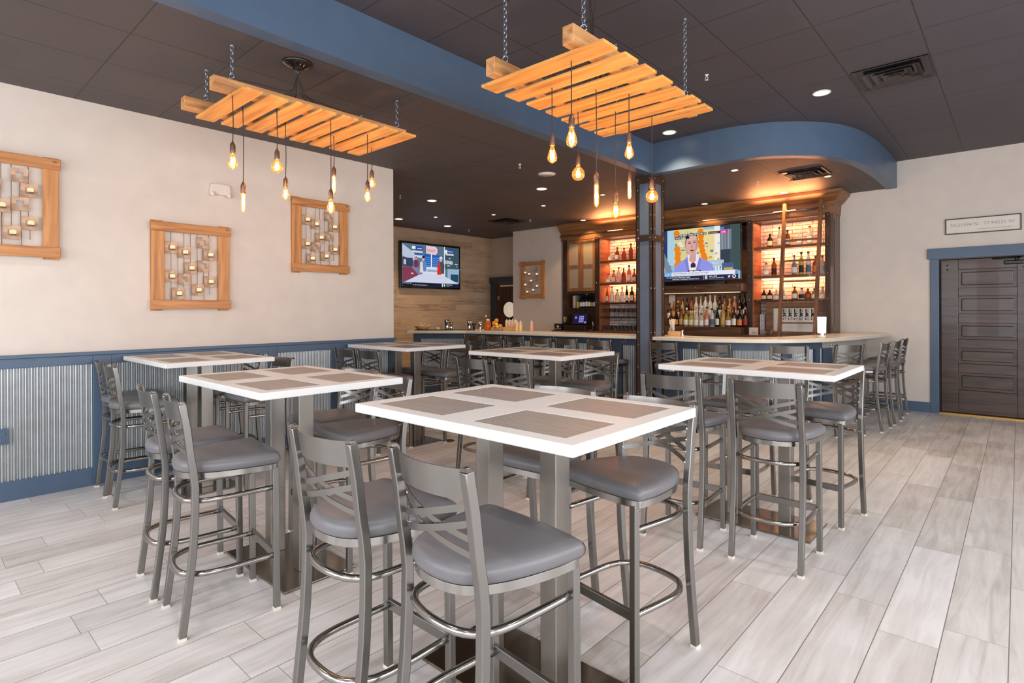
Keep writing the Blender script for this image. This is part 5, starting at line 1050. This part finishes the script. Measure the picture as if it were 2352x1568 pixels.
# right lit unit
row([('squat', 'dark', 'c', 'k', .23), ('tall', 'clear', 'w', 'k', .30), ('std', 'amber', 'w', 'k', .25), ('cone', 'clear', 'w', 's', .20), ('std', 'clear', 'w', 'r', .28)], [-2.96, -2.82, -2.70, -2.53, -2.38], 9.47, 2.45, 'on the top shelf behind the ladder', 'bottles on the right lit shelves')
row([('round', 'clear', 'w', 'k', .22), ('std', 'amber', 'k', 'k', .28), ('std', 'clear', 'b', 'k', .31), ('round', 'blue', 'w', 'r', .33), ('wine', 'yellow', 'k', 'k', .34), ('std', 'clear', 'b', 'r', .35), ('squat', 'red', 'o', 'r', .30), ('squat', 'clear', 's', 'r', .30)], [-3.02, -2.90, -2.78, -2.60, -2.50, -2.40, -2.30, -2.21], 9.47, 1.99, 'on the middle shelf behind the ladder', 'bottles on the right lit shelves')
row([('squat', 'brown', 'c', 'k', .17), ('squat', 'brown', 'c', 'k', .17), ('round', 'clear', 'w', 's', .17), ('round', 'clear', 'w', 's', .16), ('squat', 'amber', 'w', 'k', .22), ('squat', 'clear', 'k', 'k', .19), ('squat', 'amber', None, 'k', .18), ('squat', 'gold', 'w', 'k', .18), ('round', 'clear', 'w', 'g', .20)], [-3.06, -2.97, -2.87, -2.76, -2.60, -2.50, -2.41, -2.32, -2.21], 9.48, 1.605, 'on the studded shelf behind the ladder', 'bottles on the right lit shelves')
# glasses
def glass(x, y, z, stem, first=[None, None]):
    k = 1 if stem else 0
    if first[k] is None:
        pr = [(.03, 0), (.03, .003), (.004, .01), (.004, .07), (.02, .085), (.036, .11), (.044, .15), (.0425, .15), (.034, .112), (.0, .082)] if stem else [(.026, 0), (.031, .10), (.0295, .10), (.0245, .008), (0, .008)]
        o = MB().lathe(pr, (0, 0, 0), 12, caps=False).build('cocktail_glass' if stem else 'tumbler', CLEAR); first[k] = o
        tag(o, 'clear stemmed glass on the glass shelf of the left lit unit' if stem else 'small clear tumbler in the rows at the foot of the left lit unit', 'glass', 'stemmed glasses left of the column' if stem else 'tumblers left of the column')
    else: o = first[k].copy(); COL.objects.link(o)
    o.location = (x, y, z)
for j in range(2):
    for i in range(8): glass(-6.04 + i * .102 + j * .03, 9.44 + j * .13, 1.326, True)
    for i in range(10): glass(-6.05 + i * .084 + j * .02, 9.42 + j * .12, ZB + .001, False)

# ------------------------------------------------------------ things on the back counter
ps = thing('cash_register', 'dark point-of-sale terminal with a lit purple screen below the wine shelf', 'cash register', (-6.48, 9.22, ZB + .001))
MB().box(-.30, .22, -.16, .16, 0, .10).build('cash_drawer', mat('dark_brown_plastic', rgb(40, 30, 26), .35), ps, bevel=.006)
s_ = MB().box(-.175, .175, -.012, .012, 0, .23).build('screen_housing', BLACKM, ps, bevel=.005); s_.location = (0, -.02, .115); s_.rotation_euler = (-.25, 0, 0)
MB().box(-.03, .03, .0, .05, .0, .03).build('stand', BLACK, s_)
p = Pic(.33, .205); p.rect(0, 1, 0, 1, (34, 30, 62)).rect(.10, .26, .50, .72, (130, 130, 226)).rect(.82, .95, .06, .26, (150, 120, 226))
for i in range(3):
    for j in range(4): p.rect(.42 + i * .12, .52 + i * .12, .14 + j * .17, .27 + j * .17, (150, 146, 224))
o = p.m.build('display', p.mats, s_); o.location = (-.165, -.0135, .012)
pr_ = thing('receipt_printer', 'black receipt printer left of the cash register, against the pier', 'printer', (-6.93, 9.20, ZB + .001))
MB().box(-.10, .10, -.12, .12, 0, .13).build('body', BLACKM, pr_, bevel=.01); MB().box(-.07, .07, -.125, -.12, .02, .03).build('paper_slot', PAPER, pr_); MB().box(-.03, .02, -.124, -.12, .05, .09).build('badge', OFFW, pr_)
cup = thing('pen_cup', 'small steel cup of pens and straws on the receipt printer', 'cup', (-6.86, 9.22, ZB + .132))
MB().lathe([(.028, 0), (.03, .06)], (0, 0, 0), 12).build('cup', STOOL, cup)
m = MB()
for a in range(5): m.tube([(.01 * math.cos(a), .01 * math.sin(a), .01), (.035 * math.cos(a * 1.3), .03 * math.sin(a * 1.3), .12 + .01 * (a % 3))], .003, 5)
m.build('pen', OFFW, cup)
rr = thing('bill_holder', 'pale slip and bottle cluster at the right end of the cash register', 'bill holder', (-6.19, 9.19, ZB + .001)); MB().box(-.05, .05, -.04, .04, 0, .085).build('box', BLACKM, rr, bevel=.008); MB().box(-.04, .03, -.045, -.041, .0, .02).build('slip', BRASS, rr); MB().tube([(.03, 0, .08), (.035, -.01, .14), (.02, -.01, .17)], .007, 6).build('scanner', OFFW, rr)
cd = thing('menu_card', 'white card with red script left of the beer taps', 'card', (-3.12, 9.17, ZB + .001)); MB().box(-.07, .07, 0, .004, 0, .115).build('card', OFFW, cd, bevel=.0015)
m = MB().tube(catmull([(-.02, -.002, .02), (.0, -.002, .05), (.01, -.002, .02), (.03, -.002, .045), (.035, -.002, .025), (.055, -.002, .04)], 4), .003, 5).build('red_script', mat('red_ink', rgb(190, 40, 40), .5), cd)
ms = MB().box(-.0, .075, 0, .006, 0, .32).build('menu_board', mat('printed_menu', rgb(214, 208, 208), .6)); ms.location = (-3.16, 9.55, 1.20); tag(ms, 'tall narrow printed menu strip left of the tap wall', 'menu')
ms.location = (-3.165, 9.60, ZB + .001)
m = MB()
for i in range(8): m.tube([(.01, -.001, .03 + i * .035), (.03 + .03 * (i % 2), -.001, .045 + i * .035)], .002, 4)
m.build('printing', BLACK, ms)
for i in range(3):
    o = MB().lathe([(.035, 0), (.06, .02), (.062, .035), (.058, .035), (.03, .004)], (0, 0, 0), 16, caps=False).build('glass_dish', CLEAR); o.location = (-2.93, 9.25, ZB + .001 + i * .021); tag(o, ['lowest', 'middle', 'topmost'][i] + ' glass dish in the stack left of the ladder foot', 'dish', 'stacked glass dishes')
for i, (x0, hh) in enumerate(((-4.62, .36), (-3.435, .53))):
    pass
o = MB().box(-3.43, -3.30, 9.62, 9.63, 1.271, 1.72).build('poster', mat('grey_poster', rgb(196, 194, 190), .6)); tag(o, 'pale upright panel behind the bottles at the right of the display', 'poster')
text_on(o, 'lettering', 'W', .12, 0, 0, 0, BLACK); o.children[0].location = (-3.40, 9.618, 1.60)
o = MB().box(-4.78, -4.66, 9.62, 9.63, 1.271, 1.72).build('poster', MATS['grey_poster']); tag(o, 'pale upright panel behind the bottles at the left, beside the column', 'poster')

# ------------------------------------------------------------ things on the bar
ZT_ = ZT + .001
ld_ = thing('table_lamp', 'small glowing white cylinder lamp on the curve of the bar', 'lamp', (-1.78, 7.60, ZT_))
MB().lathe([(.045, 0), (.045, .03)], (0, 0, 0), 20).build('base', OFFW, ld_); MB().lathe([(.036, .03), (.036, .055)], (0, 0, 0), 20, caps=False).tube([(0, 0, .03), (0, 0, .06)], .008, 8).build('collar', CHROME, ld_)
MB().lathe([(.045, .055), (.049, .25), (.048, .252)], (0, 0, 0), 24).build('shade', emis('glowing_lamp_shade', rgb(255, 240, 214), 3.0), ld_)
l = bpy.data.lights.new('lamp_light', 'POINT'); l.energy = 2.2; l.color = (1, .78, .5); l.shadow_soft_size = .05; lo = bpy.data.objects.new('lamp_light', l); COL.objects.link(lo); lo.parent = ld_; lo.location = (0, 0, .14)
lo.location = (0, 0, .30)
sb = thing('straw_caddy', 'light wooden box beside the column, on the bar', 'caddy', (-3.40, 7.02, ZT_)); MB().box(-.085, .085, -.05, .05, 0, .06).build('box', wood('birch_box', rgb(222, 172, 118), rgb(196, 144, 92), 'X'), sb, bevel=.003)
st = thing('straw_glass', 'tall glass packed with white straws right of the column', 'straw glass', (-3.50, 7.14, ZT_)); MB().lathe([(.035, 0), (.04, .10)], (0, 0, 0), 14, caps=False).build('glass', CLEAR, st)
m = MB(); rs = random.Random(3)
for i in range(14): a = rs.uniform(0, 6.28); q = rs.uniform(.3, 1); m.tube([(.015 * q * math.cos(a), .015 * q * math.sin(a), .005), (.045 * q * math.cos(a), .045 * q * math.sin(a), .22)], .0035, 5)
m.build('straws', OFFW, st)
o = MB().lathe([(.018, 0), (.018, .01), (.009, .04), (.018, .075), (.018, .078)], (0, 0, 0), 14).build('jigger', CHROME); o.location = (-3.29, 7.0, ZT_); tag(o, 'hourglass steel jigger right of the wooden box on the bar', 'jigger')
o = MB().prism([(-8.05, 6.36), (-7.15, 6.95), (-7.02, 6.82), (-7.88, 6.18)][::-1], ZT_, ZT_ + .012).build('bar_mat', BLACK); tag(o, 'long black bar mat on the left end of the bar', 'bar mat')
zm = ZT_ + .013
fb = thing('chip_basket', 'low basket piled with pale snack chips at the left end of the bar', 'basket', (-7.88, 6.36, zm)); MB().lathe([(.09, 0), (.155, .065), (.15, .065), (.085, .006)], (0, 0, 0), 20, caps=False).lathe([(.09, 0), (.09, .003)], (0, 0, 0), 20).build('bowl', wood('wicker_bowl', rgb(206, 158, 110), rgb(170, 120, 76), 'X', 3), fb)
m = MB(); rs = random.Random(8)
for i in range(110):
    a = rs.uniform(0, 6.28); q = .135 * math.sqrt(rs.random()); x, y, z = q * math.cos(a), q * math.sin(a), .045 + rs.uniform(0, .08) * (1 - q / .18); u = [rs.uniform(-.022, .022) for _ in range(9)]
    m.add([(x + u[0], y + u[1], z + u[2] * .5), (x + u[3] + .02, y + u[4], z + u[5] * .5), (x + u[6], y + u[7] + .02, z + u[8] * .5)], [(0, 1, 2)])
o = m.build('chips', mat('pale_chip', rgb(234, 206, 140), .6), fb); o['kind'] = 'stuff'; q_ = o.modifiers.new('thickness', 'SOLIDIFY'); q_.thickness = .002
tl = thing('tea_light', 'tiny glass tea light between the chip basket and the steel shaker', 'candle', (-7.66, 6.53, zm)); MB().lathe([(.03, 0), (.036, .03), (.034, .03), (.028, .003)], (0, 0, 0), 14, caps=False).lathe([(.02, .003), (.02, .02), (.006, .035)], (0, 0, 0), 12).build('glass_and_wax', OFFW, tl)
def shaker(x, y, z, h, r, label):
    o = MB().lathe([(r * .75, 0), (r * .78, .004), (r, h), (r * .96, h)], (0, 0, 0), 18).build('shaker_tin', CHROME); o.location = (x, y, z); tag(o, label, 'shaker', 'steel shaker tins on the bar')
shaker(-7.50, 6.60, zm, .175, .050, 'tall steel shaker tin standing alone right of the chip basket'); shaker(-7.46, 6.67, zm, .13, .036, 'shorter tin half hidden behind the lone tall shaker')
shaker(-7.16, 6.82, zm, .155, .048, 'steel shaker tin at the left edge of the fruit and jars'); shaker(-7.00, 6.93, ZT_, .16, .034, 'steel tin directly left of the amber jar')
bk = MB().lathe([(.02, 0), (.022, .07), (.042, .12)], (0, 0, 0), 12).build('bar_funnel', BLACKM); bk.location = (-7.08, 6.86, ZT_); tag(bk, 'black flared holder between two steel tins on the bar', 'holder')
jr = thing('juice_jar', 'amber cordial jar with white lid beside the oranges', 'jar', (-6.84, 6.96, ZT_)); MB().lathe([(.05, 0), (.055, .01), (.055, .13), (.04, .155), (.03, .165)], (0, 0, 0), 18).build('jar', glassm('orange_cordial', rgb(226, 118, 30), .35), jr); MB().lathe([(.034, .165), (.034, .19), (.01, .2)], (0, 0, 0), 16).build('lid', OFFW, jr)
j2 = thing('ingredient_bottle', 'thin bottle with white stopper behind the amber jar', 'bottle', (-6.98, 7.06, ZT_)); MB().lathe([(.03, 0), (.03, .14), (.012, .19), (.012, .22)], (0, 0, 0), 14).build('bottle_body', glassm('glass_amber', rgb(190, 104, 40), .55), j2); MB().sphere((0, 0, .245), .018).build('stopper', OFFW, j2)
fr_b = MB().lathe([(.06, 0), (.10, .03), (.115, .06), (.11, .06), (.055, .005)], (0, 0, 0), 20, caps=False).lathe([(.06, 0), (.06, .003)], (0, 0, 0), 20).build('fruit_bowl', CLEAR); fr_b.location = (-6.66, 7.0, ZT_); tag(fr_b, 'shallow clear bowl holding the oranges and lemons', 'bowl')
fr = [(-.04, -.03, .05, 'o'), (.04, -.035, .05, 'y'), (0, .04, .05, 'o'), (-.045, .04, .075, 'y'), (.05, .03, .075, 'o'), (0, -.01, .105, 'y'), (-.05, -.02, .125, 'o'), (-.02, .01, .17, 'o')]
fl = ['orange at the front left of the fruit bowl', 'lemon at the front right of the fruit bowl', 'orange low at the back of the bowl', 'lemon at the left back of the bowl', 'orange at the right of the fruit bowl', 'lemon in the middle of the fruit heap', 'orange high on the left of the heap', 'topmost orange of the fruit heap']
for (x, y, z, c_), l_ in zip(fr, fl):
    r_ = .037 if c_ == 'o' else .032; o = MB().sphere((0, 0, 0), r_, sz=1.0 if c_ == 'o' else 1.15).build('orange' if c_ == 'o' else 'lemon', mat('orange_peel', rgb(240, 150, 40), .4, bump=.2, bscale=300) if c_ == 'o' else mat('lemon_peel', rgb(244, 206, 70), .4, bump=.2, bscale=300)); o.location = (-6.66 + x, 7.0 + y, ZT_ + z); tag(o, l_, 'fruit', 'citrus in the bowl on the bar')
    if c_ == 'y': o.rotation_euler = (1.2, .4, 0)
cr_ = MB().box(-.14, .14, -.06, .06, 0, .06).build('bottle_crate', mat('woven_pale_crate', rgb(222, 178, 120), .6), bevel=.004); cr_.location = (-6.44, 7.12, ZT_); tag(cr_, 'low pale crate holding squeeze bottles behind the fruit', 'crate')
def squeeze(x, y, z, col, nm, label, h=.17):
    t = thing('squeeze_bottle', label, 'squeeze bottle', (x, y, z), 0, 'squeeze bottles on the bar'); MB().lathe([(.026, 0), (.028, .01), (.028, h * .74), (.024, h * .80)], (0, 0, 0), 14).build('bottle_body', mat(nm, rgb(*col), .35), t); MB().lathe([(.025, h * .80), (.025, h * .86), (.008, h * .92), (.003, h * 1.08)], (0, 0, 0), 12).build('nozzle_cap', OFFW, t)
for i, l_ in enumerate(('first', 'second', 'third', 'fourth')): squeeze(-6.54 + i * .065, 7.12, ZT_ + .061, (232, 206, 176), 'pale_syrup', l_ + ' from left of the squeeze bottles in the crate', .13)
squeeze(-6.26, 7.05, ZT_, (232, 206, 176), 'pale_syrup', 'lower squeeze bottle just right of the crate', .13)
squeeze(-6.13, 6.92, ZT_, (236, 196, 134), 'honey_syrup', 'left of the paired tall honey-coloured squeeze bottles'); squeeze(-6.07, 6.94, ZT_, (236, 196, 134), 'honey_syrup', 'right of the paired tall honey-coloured squeeze bottles'); squeeze(-5.95, 7.08, ZT_, (232, 170, 150), 'pink_syrup', 'pink squeeze bottle, rightmost by the pier edge')
